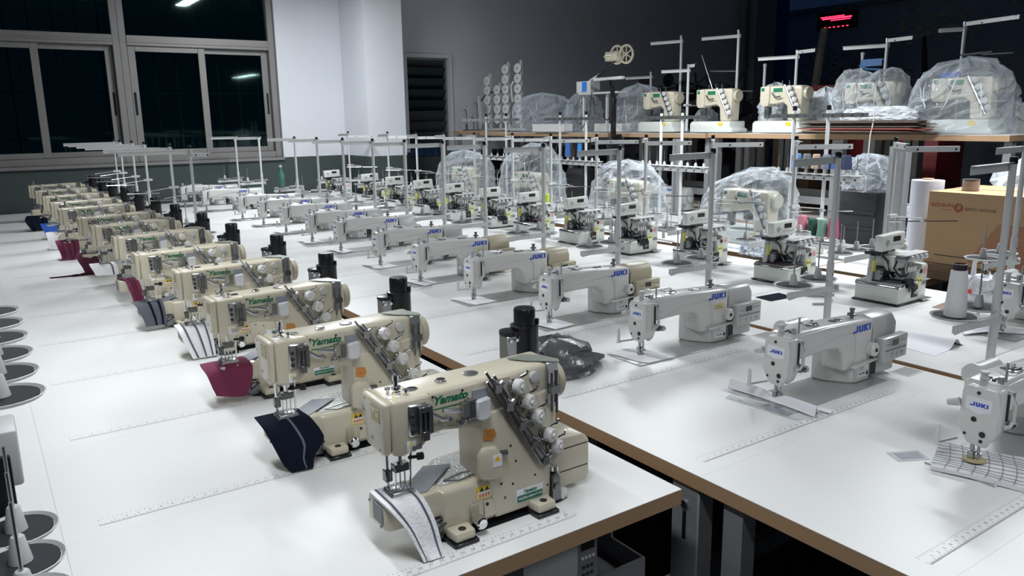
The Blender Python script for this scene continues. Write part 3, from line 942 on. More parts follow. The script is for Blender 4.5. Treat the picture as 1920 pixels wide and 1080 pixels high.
    MB().bb(.052, .112, .0735, .0748, .298, .322).build('display', m_lcd, cbx)
    for i in range(6):
        MB().lathe([(.005, 0), (.005, .002)], (.040 + i * .018, .0746, .283), (0, -1, 0), 8).build('button', m_lgrey, cbx)
    for p in ((0, .305), (.012, .295), (-.01, .295), (0, .285)):
        MB().lathe([(.005, 0), (.005, .002)], (p[0] + .004, .0746, p[1]), (0, -1, 0), 8).build('arrow_button', m_grey, cbx)
    MB().bb(.06, .09, .10, .16, .24, .262).build('bracket', m_dsteel, r)
    return r
# ------------------------------------------------------------------ cream coverstitch row
cov0 = make_coverstitch()
YP = [(0.671, 1.43), (0.624, 2.013), (0.631, 2.609), (0.655, 3.209), (0.599, 3.762), (0.607, 4.407), (0.575, 4.977), (0.562, 5.471), (0.52, 6.165), (0.515, 6.7), (0.51, 7.34), (0.505, 8.03), (0.496, 8.76)]
CL = ['white striped terry strip', 'navy cloth', 'burgundy cloth', 'white striped cloth', 'slate grey striped cloth', 'narrow burgundy band',
      'white towelling scrap', 'dark burgundy scrap', 'folded dark burgundy bundle', 'white rag', 'bright blue scrap', 'black and navy bundle', 'no cloth']
for k, (x, y) in enumerate(YP):
    o = cov0 if k == 0 else dup(cov0, (x, y, T))
    o.location = (x, y, T)
    o.scale = (.9, .9, .9)
    tag(o, f'cream coverstitch machine with {CL[k]} under its needles, {ORD[k]} from the aisle', 'sewing machine', 'cream coverstitch machines')
lock0 = make_lockstitch()
JP = [(2.065, .895), (2.045, 1.49), (2.043, 2.113), (2.058, 2.711), (2.032, 3.311), (2.033, 3.885), (2.075, 4.50), (2.10, 5.20), (2.10, 5.76), (2.115, 6.40), (2.115, 7.0), (2.09, 7.56), (1.99, 8.5), (1.93, 9.2)]
for k, (x, y) in enumerate(JP):
    o = lock0 if k == 0 else dup(lock0, (x, y, T + .0004))
    o.location = (x, y, T + .0004)
    o.scale = (.925, .925, .925)
    tag(o, f'white lockstitch machine with blue lettering, {ORD[k]} in its row counted from the aisle end', 'sewing machine', 'white lockstitch machines')
    if 3 <= k <= 5:
        for c in o.children:
            if c.name.split('.')[0] in ('motor_housing', 'control_panel'):
                c.data = c.data.copy()
                c.data.materials[0] = m_beige
        o['label'] = f'white lockstitch machine with beige motor end, {ORD[k]} in its row counted from the aisle end'
    if k in (2, 5, 6):
        yl = MB().bb(.375, .435, -.0602, -.0588, .150, .178).build('yellow_label', mat('cream_yellow_label', (.72, .66, .30), .5), o, smooth=False)
        for q in range(3):
            MB().bb(.380, .430 - .008 * q, -.0606, -.0603, .155 + q * .007, .158 + q * .007).build('label_line', m_grey, yl)
o = dup(lock0, (3.42, 1.435, T + .009), None, 'white lockstitch machine standing alone at the near end of the overlock row')
over0 = make_overlock()
OP = [(3.52, 1.935, 0), (3.52, 2.545, 0), (3.52, 3.16, 0), (3.52, 3.76, 0), (3.52, 4.30, 0), (3.51, 4.88, 0), (3.52, 5.44, 0), (3.52, 6.03, 0), (3.52, 6.62, 0), (3.52, 7.23, 0), (3.52, 7.84, 0), (3.45, 8.75, 0)]
for k, (x, y, a) in enumerate(OP):
    o = over0 if k == 0 else dup(over0, (x, y, T))
    o.location = (x, y, T + .009)
    tag(o, f'pale green overlock machine with tilted control box, {ORD[k]} along its row from the aisle end', 'sewing machine', 'overlock machines')
# ------------------------------------------------------------------ thread stands


def add_dish(r, x, y, z, rad=.075, spool=None, pin=True, nm='spool_dish'):
    d = MB().lathe([(rad * .35, -.004), (rad * .92, -.001), (rad, .006), (rad * .97, .007), (rad * .88, .001), (.01, .001)], (x, y, z), n=26).build(nm, m_lgrey, r)
    MB().lathe([(rad * .86, .0015), (rad * .86, .004), (.01, .0045)], (x, y, z), n=26).build('foam_pad', m_rub, d)
    MB().lathe([(.017, .005), (.010, .045), (.008, .047), (.001, .047)], (x, y, z), n=14).build('cone_holder', m_lgrey, d)
    if pin:
        MB().cyl((x, y, z + .045), (x, y, z + .15), .0028, n=6).build('spool_pin', m_steel, d)
    return d


def arm_bar(r, p, q, nm='top_arm', knobs=2):
    """a channel-section guide arm from p (pole) to q, with thread eyelets"""
    p, q = Vector(p), Vector(q)
    d = (q - p)
    L = d.length
    rot = Vector((1, 0, 0)).rotation_difference(Vector((d.x, d.y, 0)).normalized()).to_matrix()
    c = (p + q) / 2
    a = MB().box(c + rot @ Vector((0, -.009, 0)), (L, .0018, .027), rot).box(c + Vector((0, 0, .0135)), (L, .020, .0018), rot).build(nm, m_alu, r, smooth=False)
    for i in range(knobs):
        k = p.lerp(q, .34 + .6 * i / max(1, knobs - 1)) + rot @ Vector((0, -.0102, 0))
        n = rot @ Vector((0, -1, 0))
        MB().lathe([(.0055, 0), (.0055, .002), (.0035, .003)], k, n, 12).build('thread_eyelet', m_ink, a)
    return a


def make_lock_stand():
    r = root('thread_stand', (0, 0, 0))
    p = MB().cyl((0, 0, .002), (0, 0, .745), .0112, n=14).lathe([(.0138, 0), (.0138, .24), (.0115, .25)], (0, 0, .10), n=14).build('pole', m_alu, r)
    MB().lathe([(.022, 0), (.022, .006), (.013, .012), (.013, .03)], (0, 0, .001), n=14).build('pole_foot', m_steel, r)
    MB().lathe([(.012, 0), (.012, .02), (.010, .022)], (0, 0, .742), n=14).build('pole_cap', m_black, r)
    for z in (.10, .30):
        MB().cyl((-.002, -.0136, z), (-.002, -.0152, z), .003, n=8).build('bolt', m_ink, p)
    arm_bar(r, (.03, .004, .733), (-.27, -.012, .733))
    br = MB().prism([(-.235, .232), (-.222, .222), (-.185, .228), (.035, .232), (.035, .256), (-.235, .252)], 'y', -.002, .002).bb(.0, .036, .0, .024, .226, .256)
    br.v = [(x, y - .014 - .13 * x, z) for x, y, z in br.v]
    bo = br.build('dish_bracket', m_alu, r, smooth=False)
    for x in (-.225, -.205, -.095, -.075):
        MB().cyl((x, -.0165 - .13 * x, .240), (x, -.0170 - .13 * x, .240), .0055, n=10).build('bolt_hole', m_paper, bo)
    MB().cyl((.018, -.019, .245), (.018, -.025, .245), .008, n=10).build('wing_bolt', m_steel, bo)
    add_dish(r, -.140, .060, .259, .0735)
    add_dish(r, .012, .060, .266, .0735)
    return r


def make_over_stand():
    r = root('overlock_thread_stand', (0, 0, 0))
    MB().cyl((0, 0, .002), (0, 0, .755), .0112, n=12).lathe([(.0138, 0), (.0138, .24), (.0115, .25)], (0, 0, .12), n=12).build('pole', m_alu, r)
    MB().lathe([(.022, 0), (.022, .006), (.013, .012), (.013, .03)], (0, 0, .001), n=14).build('pole_foot', m_steel, r)
    MB().lathe([(.012, 0), (.012, .02), (.010, .022)], (0, 0, .753), n=12).build('pole_cap', m_black, r)
    arm_bar(r, (.0, .0, .735), (-.19, -.17, .735))
    arm_bar(r, (.0, .0, .712), (.24, -.20, .712))
    b = MB().bb(-.40, .17, -.020, -.016, .170, .200)
    b.build('dish_bracket', m_alu, r, smooth=False)
    for x, y in ((-.345, .045), (-.195, .05), (-.055, .05), (.125, .03)):
        add_dish(r, x, y, .205, .066)
    w = MB().box((.0, -.014, .372), (.07, .022, .018)).cyl((0, -.02, .372), (.10, -.12, .362), .0035, n=6)
    w.build('wire_clamp', m_wht, r)
    MB().cyl((-.05, -.03, .350), (.26, -.22, .345), .003, n=6).box((.105, -.125, .352), (.035, .02, .014)).build('guide_rod', m_chrome, r)
    return r


def make_cover_stand():
    r = root('coverstitch_thread_stand', (0, 0, 0))
    MB().cyl((0, 0, .002), (0, 0, .735), .0095, n=12).lathe([(.0125, 0), (.0125, .24), (.010, .25)], (0, 0, .10), n=12).build('pole', m_alu, r)
    MB().lathe([(.012, 0), (.012, .02), (.010, .022)], (0, 0, .733), n=12).build('pole_cap', m_black, r)
    arm_bar(r, (.02, .0, .712), (-.46, -.10, .712), knobs=3)
    arm_bar(r, (.0, .0, .69), (.10, -.12, .69))
    MB().box((.0, -.014, .43), (.07, .022, .018)).build('wire_clamp', m_wht, r)
    MB().cyl((-.02, -.02, .43), (-.22, -.12, .415), .003, n=6).cyl((-.12, -.10, .40), (-.33, -.04, .40), .003, n=6).build('guide_rod', m_chrome, r)
    MB().bb(-.16, .10, -.03, -.026, .10, .13).build('dish_bracket', m_alu, r)
    add_dish(r, -.13, .04, .135, .06)
    add_dish(r, .08, .05, .135, .06)
    return r


st0 = make_lock_stand()
SY = [1.15, 1.755, 2.36, 2.965, 3.60, 4.22, 4.75, 5.32, 5.88, 6.49, 7.10, 7.70, 8.85, 9.45]
for k, y in enumerate(SY):
    x = 2.69 if k < 13 else 2.60
    o = st0 if k == 0 else dup(st0, (x, y, T))
    o.location = (x, y, T)
    tag(o, f'silver thread stand with two dishes, {ORD[k]} along the lockstitch row from the aisle', 'thread stand', 'lockstitch thread stands')
os0 = make_over_stand()
OY = [2.24, 2.83, 3.446, 4.046, 4.575, 5.143, 5.691, 6.32, 6.885, 7.47, 8.16, 9.08]
for k, y in enumerate(OY):
    o = os0 if k == 0 else dup(os0, (3.92, y, T + .008))
    o.location = (3.92 if k < 11 else 3.84, y, T + .008)
    tag(o, f'silver two-armed thread stand, {ORD[k]} along the overlock row from the aisle', 'thread stand', 'overlock thread stands')
cs0 = make_cover_stand()
for k, y in enumerate((9.10, 8.70, 8.02, 7.42, 6.40, 5.75)):
    o = cs0 if k == 0 else dup(cs0, (1.27, y, T))
    o.location = (1.27, y, T)
    tag(o, f'silver thread stand with long arm by the cream machines, {ORD[k]} from the window wall', 'thread stand', 'coverstitch thread stands')

dup(st0, (3.78, 1.575, T + .0085), None, 'silver thread stand with two dishes behind the lone lockstitch machine')
bt = root('green_bottle', (2.69 - .140, 7.70 + .060, T + .2637), 0, 'slim green bottle standing on a far lockstitch thread stand dish', 'bottle')
MB().lathe([(.019, 0), (.030, 0), (.031, .004), (.031, .13), (.014, .17), (.013, .20), (.0125, .20), (.0185, .05)], n=16).build('glass', mat('green_bottle_glass', (.10, .28, .22), .15, alpha=.7), bt)
MB().lathe([(.0128, .2002), (.015, .2002), (.015, .222), (.002, .223)], n=12).build('bottle_top', m_wht, bt)
# white thread cone on the near stand
cone = root('thread_cone', (2.69 - .140, 1.15 + .060, T + .2637), 0, 'white thread cone with dark cap on the dish of a lockstitch stand', 'thread cone')
MB().lathe([(.017, .0), (.033, .0), (.0335, .010), (.0245, .145), (.022, .149), (.017, .149)], n=22).build('thread', mat('white_thread', (.86, .86, .86), .6, bump=.3, bscale=400), cone)
MB().lathe([(.017, .1495), (.021, .1495), (.0205, .168), (.017, .169), (.0165, .155)], n=20).build('cone_cap', mat('dark_plum', (.03, .015, .03), .5), cone)

# ------------------------------------------------------------------ black cylinder motors on the cream machine row


def make_puller():
    r = root('cylinder_motor', (0, 0, 0))
    c = MB().lathe([(.036, .16), (.038, .162), (.038, .352), (.040, .353), (.040, .357), (.034, .359)], n=24).build('motor_body', m_black, r)
    MB().lathe([(.0295, .358), (.0295, .400), (.027, .404), (.006, .4045)], n=24).build('motor_cap', m_black, c)
    MB().bb(-.066, -.030, -.014, .026, .001, .335).build('bracket', m_steel, r, bev=.002, seg=1)
    MB().lathe([(.026, .335), (.030, .337), (.030, .346), (.02, .348)], (-.042, .008, 0), n=20).build('bracket_cap', m_black, r)
    for x in (-.060, -.040):
        MB().cyl((x, -.015, .325), (x, -.024, .325), .005, n=8).build('bolt', m_chrome, r)
    MB().bb(-.034, .034, -.034, .034, .145, .160).build('motor_plate', m_dsteel, r)
    MB().cyl((.030, -.016, .358), (.030, -.016, .372), .006, n=8).build('terminal', m_black, r)
    return r


pu0 = make_puller()
for k in range(13):
    x, y = [(1.185, 1.675), (1.105, 2.27), (1.10, 2.885), (1.112, 3.51), (1.06, 4.06), (1.06, 4.66), (1.045, 5.29)][k] if k < 7 else (1.04 - .006 * (k - 7), 5.90 + .60 * (k - 7))
    o = pu0 if k == 0 else dup(pu0, (x, y, T))
    o.location = (x, y, T)
    tag(o, f'black cylinder motor on steel bracket behind the {ORD[k]} cream machine from the aisle', 'motor', 'black cylinder motors')
# a navy cone and a hanging grey-blue bag among the far coverstitch stands
cn = root('navy_thread_cone', (1.13, 6.25, T + .001), 0, 'navy thread cone standing on a black motor block in the cream machine row', 'thread cone')
cn.location = (1.30, 6.1, T)
MB().lathe([(.02, .0), (.05, .0), (.05, .01), (.045, .16), (.03, .17), (.02, .17)], n=18).build('thread', m_navy, cn)
bg = root('grey_bag', (1.36 - .06, 5.1, T), 0, 'slate blue cloth bag standing between cream and lockstitch rows', 'bag')
MB().grid(lambda u, v: (.055 * math.cos(2 * PI * u) * math.sin(PI * min(.5, v * .5 + .18 * (1 - v))) * (1 - .55 * max(0, v - .55)) * (1 if v < .98 else .2), .05 * math.sin(2 * PI * u) * (1 - .5 * v), .22 * v + .001), 18, 10).build('cloth', mat('slate_blue_cloth', (.10, .15, .19), .85, bump=.4, bscale=50), bg)

# ------------------------------------------------------------------ cloth under the needles


def sheet(name, pts_l, pts_r, m, label, cat, group=None, th=.004, wav=.004, nu=14, nv=10, seed=0, stripes=(), stripe_m=None, loc=(0, 0, 0)):
    """a cloth ruled between two edge polylines, softly waved; stripes are strips of darker fabric sewn on"""
    rr = random.Random(seed)
    ph = [rr.uniform(0, 6) for _ in range(4)]

    def pol(P, t):
        n = len(P) - 1
        i = min(int(t * n), n - 1)
        f = t * n - i
        g = [Vector(P[max(i - 1, 0)]), Vector(P[i]), Vector(P[i + 1]), Vector(P[min(i + 2, n)])]
        return .5 * ((2 * g[1]) + (g[2] - g[0]) * f + (2 * g[0] - 5 * g[1] + 4 * g[2] - g[3]) * f * f + (3 * g[1] - g[0] - 3 * g[2] + g[3]) * f ** 3)

    def fn(u, v, up=0.0):
        p = pol(pts_l, u).lerp(pol(pts_r, u), v)
        w = wav * (math.sin(7 * v + ph[0] + 3 * u) + .6 * math.sin(13 * v + ph[1] - 5 * u)) * (.35 + u)
        return (p.x + .3 * w, p.y - .8 * abs(w) - up, max(p.z + .35 * abs(w) + up * .8, .0008))
    r = root(name, loc, 0, label, cat, group)
    MB().grid(fn, nu, nv).build('fabric', m, r, thick=th)
    for a, b_ in stripes:
        MB().grid(lambda u, v: fn(u * .985 + .005, a + (b_ - a) * v, .0012 + th * .2), nu, 1).build('stripe', stripe_m or m_stripe, r, thick=.001)
    return r


GR = 'cloths under the coverstitch needles'
Z1 = .1385


def yc(k, L, R, m, nm, lab, **kw):
    x, y = YP[k]
    o = sheet(nm, L, R, m, lab, 'cloth', GR, loc=(x, y, T), seed=k, **kw)
    o.scale = (.9, .9, .9)
    return o


yc(0, [(-.058, .03, .139), (-.060, -.03, .140), (-.055, -.066, .132), (-.028, -.092, .085), (-.008, -.105, .03), (.0, -.118, .003)],
   [(.035, .03, .139), (.034, -.03, .140), (.036, -.068, .131), (.045, -.095, .085), (.05, -.11, .035), (.052, -.125, .004)], m_terry, 'terry_strip',
   'white terry strip with dark seams draped off the cream machine by the aisle', stripes=((.12, .17), (.82, .87)), th=.006, wav=.004, nu=18)
yc(1, [(-.085, .03, .139), (-.088, -.02, .140), (-.084, -.062, .125), (-.066, -.085, .07), (-.048, -.10, .02), (-.03, -.12, .004)],
   [(.045, .03, .139), (.048, -.02, .140), (.060, -.066, .128), (.080, -.10, .075), (.045, -.11, .035), (.03, -.13, .006)], m_navy, 'navy_cloth',
   'navy cloth with one grey tape under the needles of a cream machine', stripes=((.55, .60),), wav=.006)
yc(2, [(-.095, .02, .139), (-.100, -.02, .140), (-.095, -.063, .12), (-.085, -.075, .07), (-.075, -.085, .04)],
   [(.060, .03, .139), (.064, -.02, .140), (.068, -.066, .12), (.050, -.085, .06), (.025, -.095, .02)], m_burg, 'burgundy_cloth',
   'burgundy knit cloth folded over the arm of the third cream machine', wav=.009)
yc(3, [(-.075, .02, .139), (-.078, -.02, .140), (-.074, -.064, .128), (-.055, -.085, .07), (-.030, -.10, .004)],
   [(.055, .02, .139), (.058, -.02, .140), (.058, -.066, .128), (.062, -.09, .07), (.062, -.11, .006)], m_terry, 'striped_cloth',
   'white cloth with three grey stripes hanging from a cream machine', stripes=((.18, .24), (.52, .58), (.82, .88)), th=.005)
yc(4, [(-.075, .02, .139), (-.080, -.03, .140), (-.076, -.066, .13), (-.055, -.078, .07), (-.045, -.082, .025)],
   [(.045, .02, .139), (.046, -.03, .140), (.048, -.066, .13), (.052, -.078, .07), (.050, -.082, .025)], m_gcloth, 'grey_cloth',
   'stiff slate grey cloth with two dark stripes on a cream machine', stripes=((.45, .55), (.78, .88)), stripe_m=m_navy, wav=.002)
yc(5, [(-.055, .03, .139), (-.04, -.03, .142), (-.02, -.068, .13), (-.005, -.085, .06), (.005, -.09, .004)],
   [(.030, .03, .139), (.035, -.03, .142), (.045, -.068, .13), (.055, -.085, .06), (.06, -.09, .006)], m_burg, 'burgundy_band',
   'narrow ribbed burgundy band hanging from the sixth cream machine', wav=.005, stripes=((.3, .42), (.6, .7)), stripe_m=m_burg2)
yc(6, [(-.085, .03, .139), (-.088, -.02, .140), (-.085, -.063, .12), (-.07, -.075, .075)],
   [(.05, .03, .139), (.054, -.02, .140), (.058, -.066, .12), (.058, -.08, .07)], m_terry, 'white_scrap',
   'short white towelling scrap lying on the seventh cream machine', wav=.006, stripes=((.8, .86),))
yc(7, [(-.085, .03, .139), (-.088, -.02, .140), (-.09, -.063, .10), (-.06, -.08, .004), (-.18, -.07, .002), (-.27, -.05, .002)],
   [(.06, .03, .139), (.064, -.02, .140), (.065, -.066, .10), (.03, -.10, .02), (-.10, -.10, .006), (-.26, -.09, .003)], m_burg2, 'burgundy_scrap',
   'dark burgundy scrap trailing onto the table beside the eighth cream machine', wav=.008)
yc(8, [(-.10, .03, .139), (-.105, -.02, .141), (-.10, -.065, .11), (-.08, -.08, .02), (-.10, -.11, .003)],
   [(.04, .03, .139), (.044, -.02, .141), (.05, -.068, .12), (.045, -.085, .05), (.02, -.11, .004)], m_burg, 'burgundy_bundle',
   'ribbed burgundy bundle draped over the ninth cream machine', wav=.010, stripes=((.2, .3), (.45, .55), (.7, .8)), stripe_m=m_burg2)
yc(9, [(-.11, .03, .139), (-.115, -.02, .141), (-.11, -.065, .10), (-.10, -.08, .004)],
   [(.03, .03, .139), (.034, -.02, .141), (-.03, -.068, .11), (-.05, -.085, .004)], m_terry, 'white_rag',
   'white rag hanging down from the tenth cream machine', wav=.006)
yc(10, [(-.095, .03, .139), (-.10, -.02, .141), (-.09, -.065, .11), (-.07, -.08, .05)],
   [(.03, .03, .139), (.034, -.02, .141), (.04, -.068, .11), (.035, -.08, .05)], m_bluec, 'blue_scrap', 'bright blue scrap on the eleventh cream machine', wav=.006)
yc(11, [(-.15, .03, .139), (-.16, -.02, .141), (-.17, -.075, .10), (-.12, -.10, .003)],
   [(.0, .03, .139), (.004, -.02, .141), (.02, -.075, .10), (.0, -.10, .003)], m_navy, 'dark_bundle', 'black and navy cloth bundle on the twelfth cream machine', wav=.014)

# white test cloths on the lockstitch beds
GL = 'test cloths on the lockstitch beds'
for k in range(12):
    x, y = JP[k]
    if k in (0, 1):
        continue
    rr = random.Random(50 + k)
    a = rr.uniform(.05, .07)
    wv = rr.uniform(.003, .007)
    f_ = rr.uniform(-.02, .02)
    LBL = {2: 'folded white strip pair lying', 3: 'frayed white square of cloth', 4: 'thin patterned white scrap', 5: 'flat grey printed test scrap', 6: 'crumpled white scrap', 7: 'small white cloth square',
           8: 'white scrap with printed lines', 9: 'white offcut', 10: 'thin white strip', 11: 'violet tinted white scrap'}[k]
    s_ = sheet('test_cloth', [(-a - .02, .10, .006), (-a - .01, .03, .008), (-a, -.04, .006), (-a + .015, -.10 + f_, .006)], [(a - .03, .09, .006), (a - .01, .03, .008), (a, -.04, .006), (a + .01, -.09 - f_, .006)],
               m_paper if k % 2 else m_terry, f'{LBL} under the needle of the {ORD[k]} lockstitch machine', 'cloth', GL, th=.0025, wav=wv, loc=(x, y, T), seed=k + 60,
               stripes=((.55, .75),) if k in (2, 5, 8) else (), stripe_m=m_greyblue if k == 2 else m_lgrey)
# rolled white cloth over a clear gauge on the second machine
x, y = JP[1]
r = root('rolled_cloth', (x, y, T), 0, 'long white cloth rolled into a tube across the second lockstitch bed', 'cloth', GL)
MB().grid(lambda u, v: (-.035 + .055 * u + .010 * math.sin(3 * v) + (.0), .17 - .33 * v + .02 * u, .007 + .026 * max(0, math.sin(PI * min(1, u * 1.25)) ** 1.5) * (1 - .55 * math.exp(-((v - .52) / .09) ** 2))), 14, 24).build('fabric', m_paper, r, thick=.003)
MB().prism([(.01, .16), (.035, .15), (.055, -.165), (.03, -.17)], 'z', .0055, .0075).build('hem', m_paper, r)
r = root('seam_gauge', (x - .075, y - .01, T), .08, 'clear plastic seam gauge with a grey block beside the rolled cloth', 'gauge')
MB().prism([(-.02, .13), (.012, .14), (.02, -.12), (.0, -.135), (-.024, -.12)], 'z', .0006, .0026).build('clear_plate', m_clear, r)
MB().bb(-.016, .016, -.09, -.01, .0028, .0045).build('grey_block', m_greyblue, r)
# quilted board with drawn grid on the nearest machine
x, y = JP[0]
r = root('grid_cloth_board', (x, y, T), 0, 'padded white cloth board with pencil grid under the nearest-to-aisle lockstitch machine', 'cloth')
r['label'] = 'padded white cloth board with a pencil grid under the first lockstitch machine'
bd = [(-.105, .085), (.06, .12), (.20, -.02), (.14, -.175), (-.08, -.12)]
BL = lambda u, v: Vector((-.125, .045, 0)).lerp(Vector((-.035, -.245, 0)), v).lerp(Vector((.055, .115, 0)).lerp(Vector((.16, -.16, 0)), v), u)
MB().grid(lambda u, v: tuple(BL(u, v) + Vector((0, 0, .012 + .003 * math.sin(9 * u + 5 * v)))), 12, 14).build('padded_cloth', m_terry if False else mat('quilted_white', (.78, .78, .81), .85, bump=.35, bscale=40), r, thick=.010)
for i in range(9):
    for d in (0, 1):
        t = (i + 1) / 10
        pth = [BL(t + .02 * math.sin(5 * s_ / 12), s_ / 12) if d else BL(s_ / 12, t + .02 * math.sin(4 * s_ / 12)) for s_ in range(13)]
        MB().tube([(p.x, p.y, .0134 + .003 * math.sin(9 * (t if d else j / 12) + 5 * (j / 12 if d else t))) for j, p in enumerate(pth)], .0007, 4).build('pencil_line', m_grey, r)
MB().lathe([(.028, .0158), (.028, .0175), (.024, .018)], (-.002, -.004, 0), n=20).build('tan_disc', mat('tan_felt', (.45, .38, .22), .9), r)
r = root('clear_ruler_tag', (JP[0][0] - .085, JP[0][1] + .125, T), -.5, 'small clear tag with grey window beside the gridded cloth board', 'tag')
MB().bb(-.045, .045, -.028, .028, .0006, .002).build('clear_plate', m_clear, r)
MB().bb(-.03, .035, -.018, .018, .0021, .0028).build('grey_window', m_greyblue, r)
# folded white card on the first overlock table
r = root('folded_card', (3.05, 1.515, T + .008), -.05, 'large folded white card with raised ridge lying on the overlock row table', 'card')
MB().grid(lambda u, v: (-.13 + .24 * u - .02 * v, .12 - .21 * v + .02 * u, .0012 + .035 * math.exp(-((u - .72) / .13) ** 2) * (.5 + .5 * v)), 22, 6).build('card', m_paper, r, thick=.0012)
# cloth under the lone lockstitch machine
sheet('lone_test_cloth', [(-.16, .07, .006), (-.08, .03, .012), (.0, -.03, .008), (.06, -.11, .006)], [(-.06, .12, .006), (.02, .09, .010), (.08, .04, .010), (.14, -.04, .006)], m_paper,
      'crumpled white cloth under the lone lockstitch machine', 'cloth', None, loc=(3.42, 1.435, T + .009), wav=.006, th=.003, seed=91)
# dark cloth on overlocks
sheet('plum_cloth', [(-.005, .21, .104), (-.012, .12, .106), (-.008, .04, .104)], [(.15, .20, .106), (.14, .10, .108), (.12, -.006, .104)], mat('plum_cloth', (.075, .045, .055), .9), 'plum grey cloth spread on the plate of the second overlock', 'cloth', None,
      loc=(3.52, 2.545, T + .009), wav=.005, th=.004, seed=92)
for k, yy in ((0, 1.935), (3, 3.76), (5, 4.88), (6, 5.44), (8, 6.62), (9, 7.23)):
    sheet('dark_scrap', [(.04, .13, .119), (.05, .06, .119), (.06, .0, .112), (.075, -.010, .06)], [(.12, .11, .119), (.13, .05, .119), (.14, .0, .112), (.15, -.012, .06)] if k else [(.15, .11, .119), (.155, .06, .119), (.16, .03, .114), (.165, -.0, .110)], m_black if k != 5 else m_burg2,
          f'dark cloth scrap under the foot of the {ORD[k]} overlock machine', 'cloth', 'dark scraps on the overlocks', loc=(3.52, yy, T + .009), wav=.004, th=.003, seed=k + 20)
# grey plastic pouch on the lockstitch row by the first motor
r = root('plastic_pouch', (1.90, 2.29, T), 0, 'crumpled clear grey plastic pouch lying on the table behind the first motor', 'pouch')
r.location = (1.66, 2.17, T)


def blob(fn_r, h, nu=22, nv=12, seed=0, wr=.12, flat=1.0):
    rr = random.Random(seed)
    ks = [(rr.randint(2, 9), rr.uniform(0, 6), rr.uniform(1, 6), rr.uniform(.3, 1)) for _ in range(7)]

    def fn(u, v):
        a = 2 * PI * u
        n = sum(w * math.sin(k * a + p + q * v * 3) for k, p, q, w in ks) / 3.0
        n2 = sum(w * math.sin((k + 1) * a * .5 * 2 - p + q * v * 4) for k, p, q, w in ks) / 3.0
        rx, ry = fn_r(v)
        return (rx * math.cos(a) * (1 + wr * n), ry * math.sin(a) * (1 + wr * n), max(.0012, h * v * (1 + .25 * wr * n2 * (v > .15))))
    return MB().grid(fn, nu, nv)


blob(lambda v: (.19 * math.sqrt(max(0, 1 - v * v)) + .001, .12 * math.sqrt(max(0, 1 - v * v)) + .001), .13, seed=4, wr=.28).build('film', mat('grey_film', (.10, .105, .11), .25, alpha=.85, bump=.8, bscale=14), r)
# front table: hanging control box, drawer
r = root('control_box', (1.02, 1.39, T - .20), 0, 'grey servo control box with keypad hung under the first cream machine table', 'control box')
MB().bb(-.09, .135, -.06, .10, -.10, .1585).build('housing', m_lgrey, r, bev=.006)
MB().bb(.072, .130, -.0612, -.0602, -.05, .115).build('keypad', m_grey, r)
MB().bb(.080, .122, -.0622, -.0613, .075, .10).build('display', m_lcd, r)
for i in range(4):
    MB().cyl((.084 + i * .0115, -.0613, .055), (.084 + i * .0115, -.063, .055), .0045, n=12).build('button', m_paper, r)
for i in range(3):
    for j in range(2):
        MB().cyl((.088 + i * .013, -.0613, .030 - j * .02), (.088 + i * .013, -.063, .030 - j * .02), .005, n=6).build('pad_button', m_dsteel, r)
r = root('drawer_tray', (1.195, 1.46, T - .29), 0, 'open dark grey drawer tray hung under the first cream machine table', 'drawer')
MB().bb(-.02, .12, -.12, .20, 0, .008).build('tray_floor', m_grey, r)
for a in ((-.026, -.02, -.12, .20), (.12, .126, -.12, .20), (-.026, .126, -.126, -.12), (-.026, .126, .20, .206)):
    MB().bb(*a, 0, .07).build('tray_side', m_grey, r)
for x_ in (-.023, .123):
    MB().bb(x_ - .003, x_ + .003, .0, .02, .0701, .2485).build('hanger', m_leg, r)
# ------------------------------------------------------------------ spool racks (long thread stands) in the gap and by the near table
SP = {n: mat('thread_' + n.replace(' ', '_'), c, .6, bump=.5, bscale=300) for n, c in dict(sky=(.16, .36, .80), slate=(.17, .19, .22), sand=(.55, .40, .27), steel=(.20, .23, .33), royal=(.04, .14, .42), pink=(.75, .22, .30),
                                                                          forest=(.012, .07, .05), sage=(.22, .40, .31), crimson=(.42, .06, .13), cream=(.62, .60, .52), lime=(.55, .75, .03), azure=(.02, .22, .62), navy=(.02, .03, .09)).items()}


def spool(x, y, z, c, label, h=.10, rad=.034, group='coloured thread cones'):
    r = root('thread_cone', (x, y, z), 0, label, 'thread cone', group)
    MB().lathe([(.012, .004), (rad, .004), (rad * 1.03, .012), (rad * .76, h - .004), (rad * .6, h), (.012, h)], n=18).build('thread', SP[c], r)
    MB().lathe([(.0105, .0), (rad * .9, .0), (rad * .9, .0038), (.011, .0039)], n=16).build('cone_base', m_wht, r)
    return r


